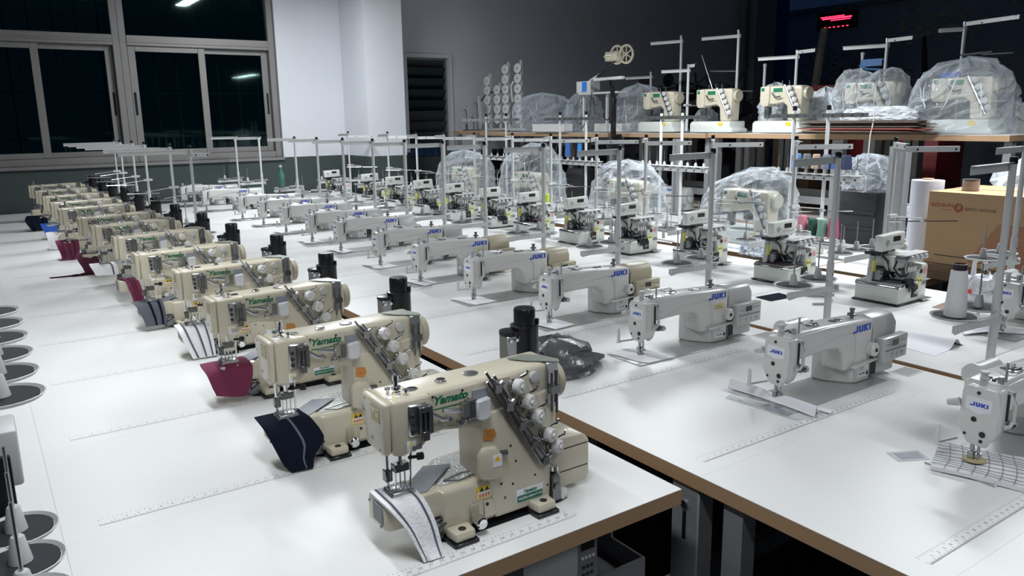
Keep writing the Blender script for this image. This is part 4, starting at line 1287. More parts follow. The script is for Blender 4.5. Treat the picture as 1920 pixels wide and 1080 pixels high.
def rack(x, y0, y1, z, ztop, n, label, poles, name='spool_rack', group=None, base=0.0, dishr=.045, holders=True, mpole=None):
    r = root(name, (x, y0, T + base), 0, label, 'spool rack', group)
    L = y1 - y0
    for p in poles:
        MB().cyl((0, p - y0, .002), (0, p - y0, ztop), .013, n=12).build('pole', mpole or m_alu, r)
    b = MB().bb(-.016, -.012, -.01, L + .01, z - .045, z - .018).bb(-.012, .03, -.01, L + .01, z - .020, z - .018).build('spool_bar', m_alu, r, smooth=False)
    for i in range(n):
        yy = L * (i + .5) / n
        MB().cyl((-.0162, yy, z - .032), (-.0172, yy, z - .032), .007, n=8).build('bolt_hole', m_ink, b)
        dd = MB().lathe([(dishr * .4, -.014), (dishr, -.004), (dishr, .0), (.01, .0005)], (0, yy, z), n=14).build('spool_dish', m_lgrey, r)
        if holders:
            MB().lathe([(.014, .001), (.009, .030), (.002, .031)], (0, yy, z), n=10).build('cone_holder', m_lgrey, dd)
            MB().cyl((0, yy, z + .03), (0, yy, z + .12), .0025, n=5).build('spool_pin', m_steel, dd)
    if ztop > z + .2:
        t = MB().bb(-.017, -.014, -.02, L + .05, ztop - .05, ztop - .022).build('guide_bar', m_steel, r, smooth=False)
        for i in range(10):
            yy = (L + .02) * (i + .3) / 10
            MB().cyl((-.0172, yy, ztop - .036), (-.0185, yy, ztop - .036), .0075, n=8).build('thread_eyelet', m_ink, t)
        for p in poles:
            MB().lathe([(.015, 0), (.015, .03), (.011, .032)], (0, p - y0, ztop + .0005), n=10).build('pole_cap', m_black, r)
    return r


G = 'long spool racks beyond the overlock row'
rack(4.88, 3.00, 3.70, .50, .93, 9, 'long spool rack loaded with coloured thread cones beyond the second overlock', (3.28, 3.55), group=G)
for i, (c, nm) in enumerate((('navy', 'black blue'), ('royal', 'royal blue'), ('steel', 'steel blue'), ('sand', 'sand coloured'), ('slate', 'slate grey'), ('sky', 'sky blue'))):
    yy = 3.00 + .70 * (i + 1.5 + (.0 if i < 5 else .0)) / 9
    spool(4.88, yy, T + .532 - .0, c, f'{nm} thread cone on the long spool rack')
rack(4.88, 4.33, 5.12, .50, .93, 9, 'long empty spool rack with bare pins behind the bagged overlocks', (4.62, 4.86), group=G)
rack(4.88, 5.62, 6.45, .50, .93, 9, 'long spool rack carrying one blue cone', (5.85, 6.25), group=G)
spool(4.88, 5.62 + .83 * 3.5 / 9, T + .532, 'azure', 'bright blue thread cone alone on a long rack', .13, .028)
spool(4.88, 5.62 + .83 * 5.5 / 9, T + .532, 'royal', 'dull blue thread cone beside the bright blue one', .13, .03)
rack(4.88, 6.95, 8.05, .50, .93, 9, 'long spool rack with white cone holders under the raised tables', (7.2, 7.6), group=G)
rack(4.50, 2.82, 3.28, .095, .12, 6, 'low spool bar with pink, green and crimson cones', (2.9, 3.2), name='low_spool_rack')
for i, (c, nm, h) in enumerate((('crimson', 'crimson', .13), ('sage', 'sage green', .115), ('forest', 'forest green', .11), ('pink', 'pink', .125))):
    spool(4.50, 2.82 + .46 * (i + 1.5) / 6, T + .127, c, f'{nm} thread cone on the low spool bar', h, .036)
spool(4.60, 3.10, T + .001, 'cream', 'cream thread cone standing behind the low spool bar', .23, .035)
rack(4.27, 5.45, 6.25, .095, .12, 6, 'low spool bar with two lime green cones', (5.6, 6.1), name='low_spool_rack')
spool(4.27, 5.45 + .8 * 1.5 / 6, T + .127, 'lime', 'tall lime green thread cone on the low bar', .11, .026)
spool(4.27, 5.45 + .8 * 4.5 / 6, T + .127, 'lime', 'short lime green thread cone in front of a bagged machine', .075, .032)
rack(4.27, 4.05, 4.95, .095, .12, 6, 'low spool bar with bare pins behind the third and fourth overlocks', (4.2, 4.8), name='low_spool_rack')
# near rack at the picture's edge: grey dishes in two tiers
r = root('tall_spool_rack', (0, 0, T), 0, 'grey two-tier spool rack with black post on the bare tables', 'spool rack')
MB().bb(-.075, -.070, 1.58, 2.62, .36, .392).bb(-.07, -.02, 1.58, 2.62, .386, .389).build('spool_bar', m_lgrey, r)
MB().bb(-.045, -.005, 1.49, 1.52, .001, .36).build('post', m_black, r, bev=.003)
MB().bb(-.075, -.035, 2.45, 2.48, .001, .36).build('post', m_black, r, bev=.003)
MB().bb(-.06, .01, 1.50, 1.60, .30, .40).build('clamp', m_lgrey, r, bev=.006)
MB().bb(-.065, -.06, 1.10, 1.55, .20, .235).build('spool_bar', m_lgrey, r)
for yy in (1.70, 1.865, 2.03, 2.20, 2.365, 2.53):
    add_dish(r, -.005, yy, .40, .075, pin=False)
for yy in (1.43, 1.315, 1.20):
    add_dish(r, -.012, yy, .25, .062)

# ------------------------------------------------------------------ second, bagged machines and raised tables
for k in range(11):
    table(4.845, 2.23 + .605 * (k + .5), -.012 + .006 * (k % 3), f'old white table with brown edges behind the overlock row, {ORD[k]} from the box', 'tables behind the overlock row')
DK = [(2.41, 3.69), (3.70, 4.97), (4.98, 6.26), (6.27, 7.55), (7.56, 8.84)]
for j, (a, b_) in enumerate(DK):
    for i in range(2):
        jx = (-.02, .03, .0, -.03, .02)[j] if i == 0 else 0
        table(5.86 + .64 * i + jx, (a + b_) / 2, 0, f'storage table standing on the floor below the raised table, {ORD[j]} of the {"front" if i == 0 else "rear"} line', 'tables under the raised tables', PI / 2)
        table(5.86 + .64 * i + jx, (a + b_) / 2, T + .003 - .004 * j, f'tan edged table stacked on another table, {ORD[j]} of the {"front" if i == 0 else "rear"} raised line', 'raised tables', PI / 2)
for q, nm in ((0, 'storage table on the floor'), (T + .003, 'tan edged table stacked on another table')):
    table(6.17, 9.15, q, f'{nm} closest to the window wall', 'tables at the end of the raised tables', 0)
DZ = 2 * T + .004


def make_flatlock():
    """older coverstitch head on a pan, seen from its front; origin under its middle"""
    r = root('flatbed_machine', (0, 0, 0))
    MB().prism([(-.24, .002), (.26, .002), (.26, .030), (.23, .045), (.23, .10), (-.22, .10), (-.24, .08)], 'y', -.09, .12).build('base', m_ovl, r, bev=.010)
    MB().prism([(-.16, .24), (-.05, .235), (.04, .25), (.08, .22), (.09, .10), (.21, .10), (.22, .36), (.20, .385), (-.14, .39), (-.16, .37)], 'y', -.06, .06).build('arm', m_cream, r, bev=.014, seg=3, ang=25)
    h = MB().prism([(-.185, .25), (-.165, .22), (-.10, .22), (-.09, .27), (-.09, .385), (-.185, .385)], 'y', -.075, .05).build('head', m_cream, r, bev=.010)
    MB().bb(-.17, -.14, -.077, -.0752, .345, .372).build('badge', m_green, h)
    MB().bb(-.06, .03, -.0622, -.0606, .335, .368).build('name_plate', m_green, r)
    MB().tube([(.06, -.075, .39), (.20, -.075, .13)], .009, 6).build('tension_rail', m_dsteel, r)
    for t in (.08, .26, .44, .62, .80):
        MB().lathe([(.016, 0), (.018, .008), (.021, .012), (.021, .032), (.014, .036)], (.10 + .14 * t, -.066, .385 - .26 * t), (.3, -1, 0), 14).build('tension_knob', m_lgrey, r)
    MB().tube([(-.06, -.08, .33), (-.02, -.085, .29), (.03, -.085, .30)], .007, 6).build('take_up_lever', m_dsteel, r)
    MB().bb(-.155, -.11, -.05, .0, .12, .22).build('needle_bar', m_dsteel, r, bev=.008)
    MB().bb(.10, .15, -.0925, -.091, .12 - .06, .09).build('yellow_label', m_yel, r)
    for xx in (-.1, -.02, .05):
        MB().cyl((xx, 0, .388), (xx, 0, .43), .004, n=6).build('thread_post', m_steel, r)
    MB().lathe([(.05, 0), (.055, .006), (.05, .03)], (.221, 0, .32), (1, 0, 0), 18).build('handwheel', m_cream2, r)
    return r


fl0 = make_flatlock()
FL = [((5.72, 5.70, DZ), 'old cream coverstitch head with orange badge on the raised tables', 'a'), ((5.70, 4.98, DZ), 'clean cream coverstitch head with yellow label on the raised tables', 'b'),
      ((5.72, 4.28, DZ), 'cream coverstitch head beside white plastic on the raised tables', 'c'), ((5.80, 3.54, DZ), 'machine head wrapped in a clear peaked bag on the raised tables', 'd'),
      ((5.80, 2.86, DZ), 'machine head with blue cap under the largest clear bag', 'e'), ((4.57, 7.57, T), 'bagged machine head behind the ninth overlock', 'f'), ((4.57, 6.32, T), 'bagged machine head behind the seventh overlock', 'g'),
      ((4.57, 4.93, T), 'bagged machine head behind the fifth overlock', 'h'), ((4.57, 3.66, T), 'bagged machine head behind the third overlock', 'i')]
for i, (p, lab, _) in enumerate(FL):
    o = fl0 if i == 0 else dup(fl0, p)
    o.location = p
    o.rotation_euler = (0, 0, -PI / 2)
    tag(o, lab, 'sewing machine', 'coverstitch heads in storage')


def bag(name, loc, ry, rx, h, lab, m=None, seed=0, wr=.10, pk=0.0, cat='plastic bag', group='clear bags over machines', top=.55, slant=0.0, spikes=True):
    """thin plastic hung over something: boxy at the foot, faceted folds, drooping corners at the top"""
    r = root(name, loc, 0, lab, cat, group)
    rr = random.Random(seed)
    nf = rr.randint(7, 10)
    off = [rr.uniform(-1, 1) for _ in range(40)]

    def fn(u, v):
        a = 2 * PI * u
        ca, sa = math.cos(a), math.sin(a)
        p = 3.2 if v < top else 2.6
        q = (abs(ca) ** p + abs(sa) ** p) ** (-1 / p)
        k = 1.0 - .08 * v if v < top else (1.0 - .08 * top) * max(0.0, 1 - ((v - top) / (1 - top)) ** 2.2) ** .55
        fold = abs(((u * nf + .35 * math.sin(5 * v + seed)) % 1.0) - .5) * 2
        g = 1 + wr * (.55 * fold - .2) * (.5 + .8 * v) + wr * .35 * off[int(u * 17) % 17 + int(v * 5)]
        x, y = rx * k * q * ca * g, ry * k * q * sa * g
        z = h * v * (1 + .10 * wr * 6 * fold * (v > top)) + slant * (y / ry) * v
        if pk and v > .7:
            z += pk * (v - .7) / .3 * (max(0, abs(y / ry) * 2.2 - .25) - .35)
        return (x, y, max(.0012, z))
    jit = {}

    def fj(u, v):
        p = fn(u % 1.0, v)
        k = (round((u % 1.0) * 30), round(v * 15))
        if k not in jit:
            jit[k] = Vector((rr.uniform(-1, 1), rr.uniform(-1, 1), rr.uniform(-1, 1))) * .016 if 0 < v < 1 else Vector((0, 0, 0))
        return (p[0] + jit[k].x, p[1] + jit[k].y, max(.0012, p[2] + jit[k].z))
    MB().grid(fj, 30, 15).build('film', m or m_film, r, smooth=False)
    for i in range(7):
        u0 = rr.uniform(.33, .67) if i < 5 else rr.uniform(0, 1)
        v0, v1 = rr.uniform(.02, .4), rr.uniform(.6, .92)
        du = rr.uniform(-.05, .05)
        q = [Vector(fn((u0 + du * t) % 1, v0 + (v1 - v0) * t)) * 1.012 for t in (0, .25, .5, .75, 1)]
        q = [Vector((w.x, w.y, max(w.z, .006))) for w in q]
        MB().tube(q, [.001, .005, .004, .005, .001], 4).build('fold', m_fold, r)
    return r


m_fold = film('film_fold', (.95, .96, .98), .45, .15)
bag('machine_bag', (5.79, 3.54, DZ), .30, .24, .47, 'clear peaked plastic bag over a head on the raised tables', m_film2, 3, .06, .10)
bag('machine_bag', (5.79, 2.84, DZ), .33, .26, .50, 'largest clear plastic bag, with a blue cap showing inside', m_film2, 5, .10)
c_ = root('blue_hat', (5.80, 2.95, DZ + .3915), 0, 'blue cap lying on the head inside the largest clear bag', 'cap')
MB().lathe([(.075, 0), (.07, .02), (.05, .035), (.02, .042)], n=18).build('cloth', m_bluec, c_)
bag('machine_bag', (4.57, 7.57, T), .42, .24, .56, 'clear plastic bag standing behind the ninth overlock', None, 11, .08)
bag('machine_bag', (4.57, 6.32, T), .38, .24, .64, 'tall clear plastic bag behind the seventh overlock', None, 12, .09, top=.6, slant=-.06)
bag('machine_bag', (4.57, 4.93, T), .35, .24, .54, 'clear plastic bag behind the fifth overlock', None, 13, .08)
bag('machine_bag', (4.57, 3.66, T), .35, .24, .52, 'clear plastic bag behind the third overlock, close to the coloured cones', None, 14, .09, slant=-.07)
bag('film_heap', (5.80, 7.78, DZ), .50, .22, .42, 'long clear plastic sheet draped over parts on the raised tables', m_film, 21, .16, group='loose plastic wrap')
bag('film_heap', (5.80, 7.0, DZ), .23, .18, .40, 'bunched clear plastic between draped sheet and white frame', m_film, 22, .16, group='loose plastic wrap')
bag('film_heap', (5.95, 6.28, DZ), .30, .19, .46, 'milky plastic bag slumped below the motor reel', m_film2, 23, .16, group='loose plastic wrap')
bag('film_heap', (6.08, 4.63, DZ), .13, .13, .42, 'white plastic bag standing between two cream heads', m_filmw, 24, .10, group='loose plastic wrap')
bag('film_heap', (5.95, 5.33, DZ), .10, .10, .22, 'small round clear bag between two cream heads', m_film2, 25, .10, group='loose plastic wrap')
bag('film_heap', (6.04, 4.10, DZ), .13, .10, .36, 'white plastic behind the third cream head of the raised tables', m_filmw, 26, .10, group='loose plastic wrap')
bag('film_heap', (6.0, 3.3, .0), .16, .15, .24, 'plastic sheet', m_film2, 27, .2, group='loose plastic wrap')
child_last = [o for o in COL.objects if o.get('label') == 'plastic sheet'][-1]
child_last.location = (5.22, 3.16, T + .37)
child_last['label'] = 'clear plastic sheet heaped on a dark crate behind the coloured cones'
bag('film_heap', (5.6, 3.38, DZ + .155), .28, .12, .10, 'white foam sheet crumpled on the carton stack', m_filmw, 28, .12, group='loose plastic wrap')
bag('film_heap', (5.16, 1.72, T - .003), .58, .25, .68, 'shiny plastic wrap behind the servo motor carton', m_filmw, 29, .22, group='loose plastic wrap')
bag('film_heap', (4.2, 3.3, T + .001), .09, .07, .10, 'small crumpled clear bag beside the third overlock', m_film2, 30, .2, group='loose plastic wrap')
# ------------------------------------------------------------------ servo motor carton and things around it
r = root('servo_motor_carton', (4.30, 2.245, T + .096), 0, 'large brown carton printed with a red logo and SERVO MOTOR beside the overlock row', 'carton')
MB().bb(0, .55, -.80, 0, 0, .385).build('carton', m_cart, r, bev=.004, seg=1)
MB().bb(0.002, .275, -.799, -.001, .3852, .3885).build('flap', m_cart, r, smooth=False)
MB().bb(.278, .548, -.799, -.001, .3852, .3900).build('flap', m_cart, r, smooth=False)
RB = mat('carton_red_print', (.33, .085, .05), .7)
text('brand_lettering', 'REDSUN', .027, RB, r, (-.0006, -.078, .318), LEFT, shear=.12, bold=.0005, sx=1.15)
text('brand_line', 'SERVO MOTOR', .008, RB, r, (-.0006, -.105, .296), LEFT)
d = MB()
for k in range(28):
    t0, t1 = 2 * PI * k / 28, 2 * PI * (k + 1) / 28
    y0, z0 = -.165, .310
    d.add([(-.0006, y0 - .024 * math.cos(t0), z0 + .024 * math.sin(t0)), (-.0006, y0 - .024 * math.cos(t1), z0 + .024 * math.sin(t1)), (-.0006, y0, z0)], [(0, 1, 2)])
dd = d.build('round_logo', RB, r, smooth=False)
text('logo_letter', 'R', .036, m_cart, dd, (-.0012, -.165, .310), LEFT, shear=.3, bold=.0008)
text('product_lettering', 'SERVO MOTOR', .023, mat('carton_dark_print', (.12, .07, .05), .7), r, (-.0006, -.275, .306), LEFT)
pt = MB()
for i in range(22):
    z = .03 + i * .0098
    y0 = -.235 - max(0, (z - .02)) * .75
    y0 = min(-.21, -.20 - (z) * .75) if False else -.24 - .62 * (z - .03)
    pt.bb(-.0008, -.0003, -.79, y0, z, z + .0045)
pt.build('line_pattern', RB, r, smooth=False)
MB().bb(-.0008, -.0002, -.30, -.06, .045, .05).build('print_line', m_ink, r)
r = root('lower_carton', (4.27, 2.235, T + .0085), 0, 'low dark brown carton lying under the servo motor carton', 'carton')
MB().bb(0.02, .57, -.84, 0, 0, .0865).build('carton', mat('brown_carton', (.20, .125, .075), .8), r, bev=.003, seg=1)
MB().bb(0.0188, .0198, -.83, -.01, .040, .046).build('tape', m_dcart, r)
r = root('film_roll', (4.50, 2.36, T - .003), 0, 'tall upright white roll standing beside the servo motor carton', 'roll')
MB().lathe([(.02, 0), (.085, 0), (.0855, .53), (.03, .532), (.025, .50)], n=26).build('roll', mat('white_roll', (.70, .73, .82), .5), r)
MB().lathe([(.02, .5325), (.03, .5325), (.03, .54), (.02, .54)], n=16).build('core', m_cart, r)
r = root('thread_tin', (4.47, 2.11, T + .4875), 0, 'grey cylindrical tin standing on the servo motor carton', 'tin')
MB().lathe([(.042, 0), (.042, .052), (.040, .054)], n=22).build('tin', mat('tin_grey', (.33, .27, .25), .4, .3), r)
MB().lathe([(.043, .0545), (.043, .060), (.036, .061)], n=22).build('lid', m_dsteel, r)
# white carrier bag with handles
r = root('carrier_bag', (4.0, 1.78, T + .009), 0, 'white plastic carrier bag with upright handle in front of the servo motor carton', 'bag')
r.location = (3.92, 1.74, T + .009)
blob(lambda v: (.085 * (1 - .35 * v) * (1 if v < .97 else .2), .10 * (1 - .30 * v) * (1 if v < .97 else .2)), .135, 26, 12, 8, .22).build('film', m_filmw, r)
MB().tube([(-.01, .05, .12), (-.005, .052, .19), (0, .02, .215), (.0, -.01, .17), (0, -.02, .13)], [.012, .010, .009, .010, .012], 6).build('handle', m_paper, r)
MB().bb(-.076, -.074, .02, .06, .05, .07).build('red_mark', m_red, r)
# slots in the overlock table and a pad
for i, (x, y) in enumerate(((3.72, 1.80), (3.95, 1.60))):
    r = root('table_slot_tray', (x, y, T + .0085), .1, f'shallow steel slot tray let into the overlock row table, {"by the first overlock" if i == 0 else "by the carrier bag"}', 'tray')
    MB().bb(-.07, .07, -.035, .035, 0, .0015).build('tray_floor', m_edged, r)
    for q in ((-.075, .075, -.04, -.035), (-.075, .075, .035, .04), (-.075, -.07, -.04, .04), (.07, .075, -.04, .04)):
        MB().bb(*q, 0, .004).build('rim', m_lgrey, r)
r = root('cable_loop', (3.25, 2.25, T + .0085), 0, 'loop of grey cable lying beside the first overlock', 'cable')
MB().tube([(.0, -.05, .006), (.06, -.09, .006), (.14, -.06, .006), (.19, .02, .006), (.14, .09, .006), (.20, .10, .012), (.25, .0, .006)], .006, 6).build('cable', m_lgrey, r)
r = root('navy_pad', (3.24, 2.42, T + .0085), 0, 'small dark navy pad lying behind the cable loop', 'pad')
MB().prism([(-.08, -.05), (.08, -.06), (.10, .04), (-.07, .05)], 'z', 0, .003).build('pad', m_navy, r)

# ------------------------------------------------------------------ on the raised tables
rr = random.Random(5)
CC = [m_dcart, m_dcart, m_edged, mat('white_card_edge', (.5, .5, .55), .7), mat('red_card', (.35, .04, .03), .6), m_dcart, mat('ochre_card', (.5, .3, .08), .7), m_dcart, m_edged, m_dcart, m_dcart, m_dcart, m_dcart]
z = DZ
for i in range(13):
    t = rr.choice((.006, .008, .010))
    r = root('flattened_carton', (5.62 + rr.uniform(-.05, .03), 3.38 + rr.uniform(-.05, .05), z), rr.uniform(-.03, .03), f'flattened carton in the pile on the raised table edge, {ORD[i]} from the bottom', 'carton', 'flattened cartons')
    r.location.x = 5.545 + rr.uniform(-.03, .05)
    w_, l_ = .12, .50 + rr.uniform(-.06, .03)
    MB().bb(-.14, .0, -l_, l_, 0, t * .46).build('board', CC[i], r, smooth=False)
    MB().bb(-.14, -.004, -l_ + .02, l_ - .03, t * .47, t * .95).build('board', CC[i], r, smooth=False)
    z += t
CZ = z
for o in list(COL.objects):
    if o.get('label', '').startswith('white foam sheet crumpled'):
        o.location = (5.475, 3.28, CZ + .002)
        o.scale = (.5, 1, .9)
r = root('cord_tie', (5.385, 3.25, T + .40), 0, 'pale cord tied around the carton pile and hanging over the table edge', 'cord')
MB().tube([(.0, .0, .52), (-.005, .01, .40), (-.012, .015, .36), (-.012, .02, .15), (-.01, .02, -.22)], .005, 5).build('cord', mat('pale_cord', (.6, .58, .54), .7), r)

TS = [('a', (5.95, 5.68), .90, -.33, 0, 'tall silver thread stand behind the old cream head with orange badge'), ('b', (5.98, 5.00), .89, -.36, 0, 'tallest silver thread stand with long arm behind the clean cream head'), ('c', (5.72, 5.36), .60, -.26, .14, 'short two-armed thread stand by the small round bag'),
      ('d', (5.95, 4.34), .66, -.33, .22, 'two-armed thread stand behind the third cream head of the raised tables'), ('e', (6.09, 3.62), .70, -.32, .24, 'two-armed thread stand with blue ribbon by the peaked bag'), ('f', (6.14, 3.06), .77, -.14, .42, 'two-armed thread stand rising from the largest clear bag'),
      ('g', (6.25, 6.40), .60, -.30, 0, 'silver thread stand under the motor reel'), ('h', (6.12, 4.80), .58, -.0, 0, 'bare silver thread pole with clamp between white plastic wraps'), ('i', (6.12, 3.84), .61, .0, 0, 'short silver pole holding one end of the blue ribbon')]
for n_, (x, y), h, a1, a2, lab in TS:
    r = root('tall_thread_stand', (x, y, DZ), 0, lab, 'thread stand', 'thread stands on the raised tables')
    p = MB().cyl((0, 0, .002), (0, 0, h), .013, n=12).build('pole', m_alu, r)
    MB().lathe([(.03, 0), (.03, .008), (.016, .012)], (0, 0, .001), n=12).build('pole_foot', m_steel, r)
    MB().lathe([(.017, 0), (.017, .025), (.012, .028)], (0, 0, h), n=10).build('pole_cap', m_lgrey if n_ in 'hi' else m_steel, r)
    if a1:
        arm_bar(r, (0.0, -.02, h - .03), (-.10, -a1, h - .03), knobs=3)
    if a2:
        arm_bar(r, (0, 0, h - .012), (-.06 if n_ != 'f' else -.12, -a2, h + .025), knobs=2)
    MB().box((0, 0, h * .42), (.03, .07, .02)).build('wire_clamp', m_wht2, r)
    MB().cyl((-.02, .14 if n_ == 'd' else .0, h * .42), (-.02, -.20, h * .42 - .012), .005, n=6).build('guide_rod', m_steel, r)
    if n_ == 'b':
        MB().cyl((-.01, .0, .55), (-.03, .30, .565), .006, n=6).cyl((-.03, .41, .72), (-.03, .26, .40), .006, n=6).build('guide_rod', m_steel, r)
    if n_ == 'f':
        MB().cyl((-.02, .0, .56), (-.12, -.27, .56), .008, n=6).cyl((-.12, -.20, .545), (-.16, -.42, .54), .006, n=6).build('guide_rod', m_steel, r)
r = root('blue_ribbon', (6.09, 3.73, DZ + .50), 0, 'blue ribbon wound between two thread poles on the raised tables', 'ribbon')
MB().bb(-.024, -.016, -.09, .09, .02, .075).bb(.016, .024, -.09, .09, .02, .075).build('ribbon', mat('blue_ribbon', (.08, .19, .42), .6), r)
MB().tube([(-.02, .10, .03), (-.03, .03, .0), (-.02, -.08, -.01)], .008, 5).build('loose_end', MATS['blue_ribbon'], r)
# white dish towers
r = root('dish_tower', (5.95, 8.72, DZ), 0, 'white frame with four columns of round white thread dishes near the louvre window', 'dish rack')
for j, (dy, n, z0) in enumerate(((.42, 5, .10), (.18, 4, .10), (-.02, 6, .10), (-.30, 6, .10))):
    MB().bb(-.012, .012, dy - .018, dy + .018, .002, .12 + n * .125).build('upright', m_wht, r)
    for i in range(n):
        zc = z0 + .125 * i + .05
        d = MB().lathe([(.002, 0), (.058, .006), (.062, .012), (.055, .016), (.002, .012)], (-.03, dy + .03, zc), (-1, -.25, .05), 20).build('thread_dish', m_wht, r)
        MB().lathe([(.012, .012), (.008, .035), (.002, .036)], (-.03, dy + .03, zc), (-1, -.25, .05), 8).build('dish_hub', m_lgrey, d)
MB().bb(-.02, .02, -.42, .66, .001, .03).build('foot_bar', m_wht2, r)
MB().prism([(.62, .0), (.70, .0), (.74, .46), (.68, .46)], 'x', -.015, .015).build('side_post', m_wht, r)
MB().tube([(0, .66, .40), (-.03, .50, .47), (0, .40, .50), (0, .0, .52)], .012, 6).build('cross_brace', m_dsteel, r)
MB().tube([(-.05, -.20, .62), (-.06, -.16, .55), (-.06, -.18, .42), (-.06, -.19, .36)], .016, 6).build('hanging_cable', m_wht, r)
r = root('tilted_dish_rack', (5.68, 9.26, DZ), 0, 'rack of tilted clear and pale dishes at the louvre window end', 'dish rack')
for i, (dy, zc) in enumerate(((.10, .27), (-.18, .36), (-.08, .17), (.08, .08))):
    d = MB().lathe([(.002, 0), (.075, .004), (.078, .008), (.002, .006)], (0, dy, zc), (-.75, .5, .35), 18).build('thread_dish', mat('pale_dish', (.55, .58, .55), .4, alpha=.8), r)
    MB().cyl((0, dy, zc), (-.08, dy - .08, zc + .01), .007, n=6).build('dish_pin', m_dsteel, d)
    MB().cyl((.01, dy, .002), (.01, dy, zc), .008, n=6).build('dish_post', m_steel, r)
MB().bb(-.02, .02, -.25, .15, 0, .012).build('foot_bar', m_dsteel, r)
# white stand with counter box and black swing arm carrying a motor reel
r = root('counter_stand', (5.62, 6.58, DZ), 0, 'white leg frame carrying a small white counter box with blue screen', 'stand')
MB().bb(-.012, .012, .18, .205, .002, .39).build('leg', m_wht, r)
MB().bb(-.012, .012, -.20, -.175, .002, .39).build('leg', m_wht, r)
MB().bb(-.07, .07, -.42, .21, .392, .41).build('shelf', m_wht, r)
bx = MB().bb(-.075, .06, .0, .235, .412, .53).build('counter_box', m_wht, r, bev=.004)
MB().bb(-.0765, -.0755, .06, .14, .42, .524).build('screen', mat('blue_screen', (.02, .22, .75), .4), bx)
MB().tube([(-.05, .05, .53), (-.05, -.10, .585), (-.06, -.26, .65)], .010, 6).build('probe_rod', m_wht, r)
MB().tube([(-.08, -.03, .41), (-.09, -.02, .30), (-.085, .0, .18), (-.09, .12, .03)], .005, 5).tube([(-.08, -.05, .36), (-.10, -.10, .2), (-.09, -.30, .12), (-.08, -.38, .25), (-.08, -.36, .39)], .006, 5).build('cable', m_ink, r)
r = root('swing_arm_motor', (5.43, 6.08, DZ - .22), 0, 'cream reel motor with two wheels on a black swing arm clamped to the raised table', 'motor')
MB().bb(-.02, .02, -.02, .02, .20, .55).build('post', m_black, r, bev=.003)
MB().bb(-.05, .05, -.05, .06, .02, .15).build('clamp', m_black, r, bev=.01)
MB().bb(-.012, .10, -.018, .018, .15, .2).build('bracket', m_black, r)
MB().tube([(0, 0, .52), (0, .03, .66), (0, .07, .74)], .022, 8).build('swing_arm', m_black, r)
MB().bb(-.02, .02, -.14, .30, .735, .765).build('cross_tube', m_wht, r, bev=.006)
MB().tube([(0, .25, .78), (0, .12, .85), (0, -.02, .92)], .013, 8).build('swing_arm', m_black, r)
mo = MB().lathe([(.035, 0), (.045, .015), (.045, .09), (.055, .10), (.055, .15), (.03, .17)], (-.02, .10, 0.96), (.35, -1, 0), 18).build('motor', m_cream, r)
for i in range(6):
    a = PI * i / 3
    MB().cyl((-.02 + .042 * math.cos(a), .09, 0.96 + .046 * math.sin(a)), (.01 + .042 * math.cos(a), .01, 0.96 + .046 * math.sin(a)), .006, n=6).build('fin', m_cream2, mo)
for t in (.0, .10):
    w = MB()
    for k in range(24):
        a0, a1 = 2 * PI * k / 24, 2 * PI * (k + 1) / 24
        c = Vector((.02 + .3 * t, -.02 - t, 0.975))
        w.cyl(c + Vector((-.03 * math.cos(a0), .06 * math.cos(a0), .085 * math.sin(a0))), c + Vector((-.03 * math.cos(a1), .06 * math.cos(a1), .085 * math.sin(a1))), .012, n=6)
    wo = w.build('reel_wheel', m_cream, r)
    for a in (.5, 1.55, 2.6):
        MB().cyl((.02 + .3 * t + .03 * math.cos(a), -.02 - t - .06 * math.cos(a), 0.975 - .085 * math.sin(a)), (.02 + .3 * t - .03 * math.cos(a), -.02 - t + .06 * math.cos(a), 0.975 + .085 * math.sin(a)), .006, n=6).build('spoke', m_cream, wo)
# white trays lying below the wraps, grey-white flat parts
for i, (y, l, lab) in enumerate(((6.45, .22, 'white open tray below the counter stand'), (7.25, .30, 'white tray under bunched plastic'))):
    r = root('white_tray', (5.735 if i == 0 else 5.54, y, DZ), 0, lab + ' on the raised tables', 'tray')
    MB().bb(-.05, .06, -l, l, .001, .012).build('tray_floor', m_wht, r)
    MB().bb(-.055, -.05, -l, l, .001, .085).build('tray_side', m_wht, r)
    MB().bb(.06, .065, -l, l, .001, .085).build('tray_side', m_wht, r)
# lockstitch head at the peaked bag, fans of dishes at the near end
o = dup(lock0, (5.72, 4.00, DZ), -PI / 2, 'pale lockstitch head half hidden behind the carton pile on the raised tables', 'lockstitch heads in storage')
o.location = (6.36, 4.12, DZ)
r = root('dish_cluster', (6.22, 2.70, DZ), 0, 'cluster of round white thread dishes behind the largest clear bag', 'dish rack')
MB().bb(-.012, .012, -.012, .012, .012, .15).build('upright', m_wht, r)
MB().bb(-.08, .08, -.08, .08, .001, .012).build('foot_plate', m_lgrey, r)
for dy, zc in ((.0, .16), (-.05, .08), (-.10, .15), (-.12, .05), (.06, .07)):
    d = MB().lathe([(.002, 0), (.060, .006), (.066, .012), (.002, .012)], (-.03, dy, zc), (-1, -.1, .1), 18).build('thread_dish', m_wht2, r)
    MB().cyl((-.03, dy, zc), (-.0, 0, zc - .04), .006, n=6).build('dish_arm', m_wht2, d)
for i in range(5):
    MB().cyl((.0, .02, .06), (-.04, .14 + .02 * i, .03 + .035 * i), .006, n=6).build('spoke', m_wht2, r)
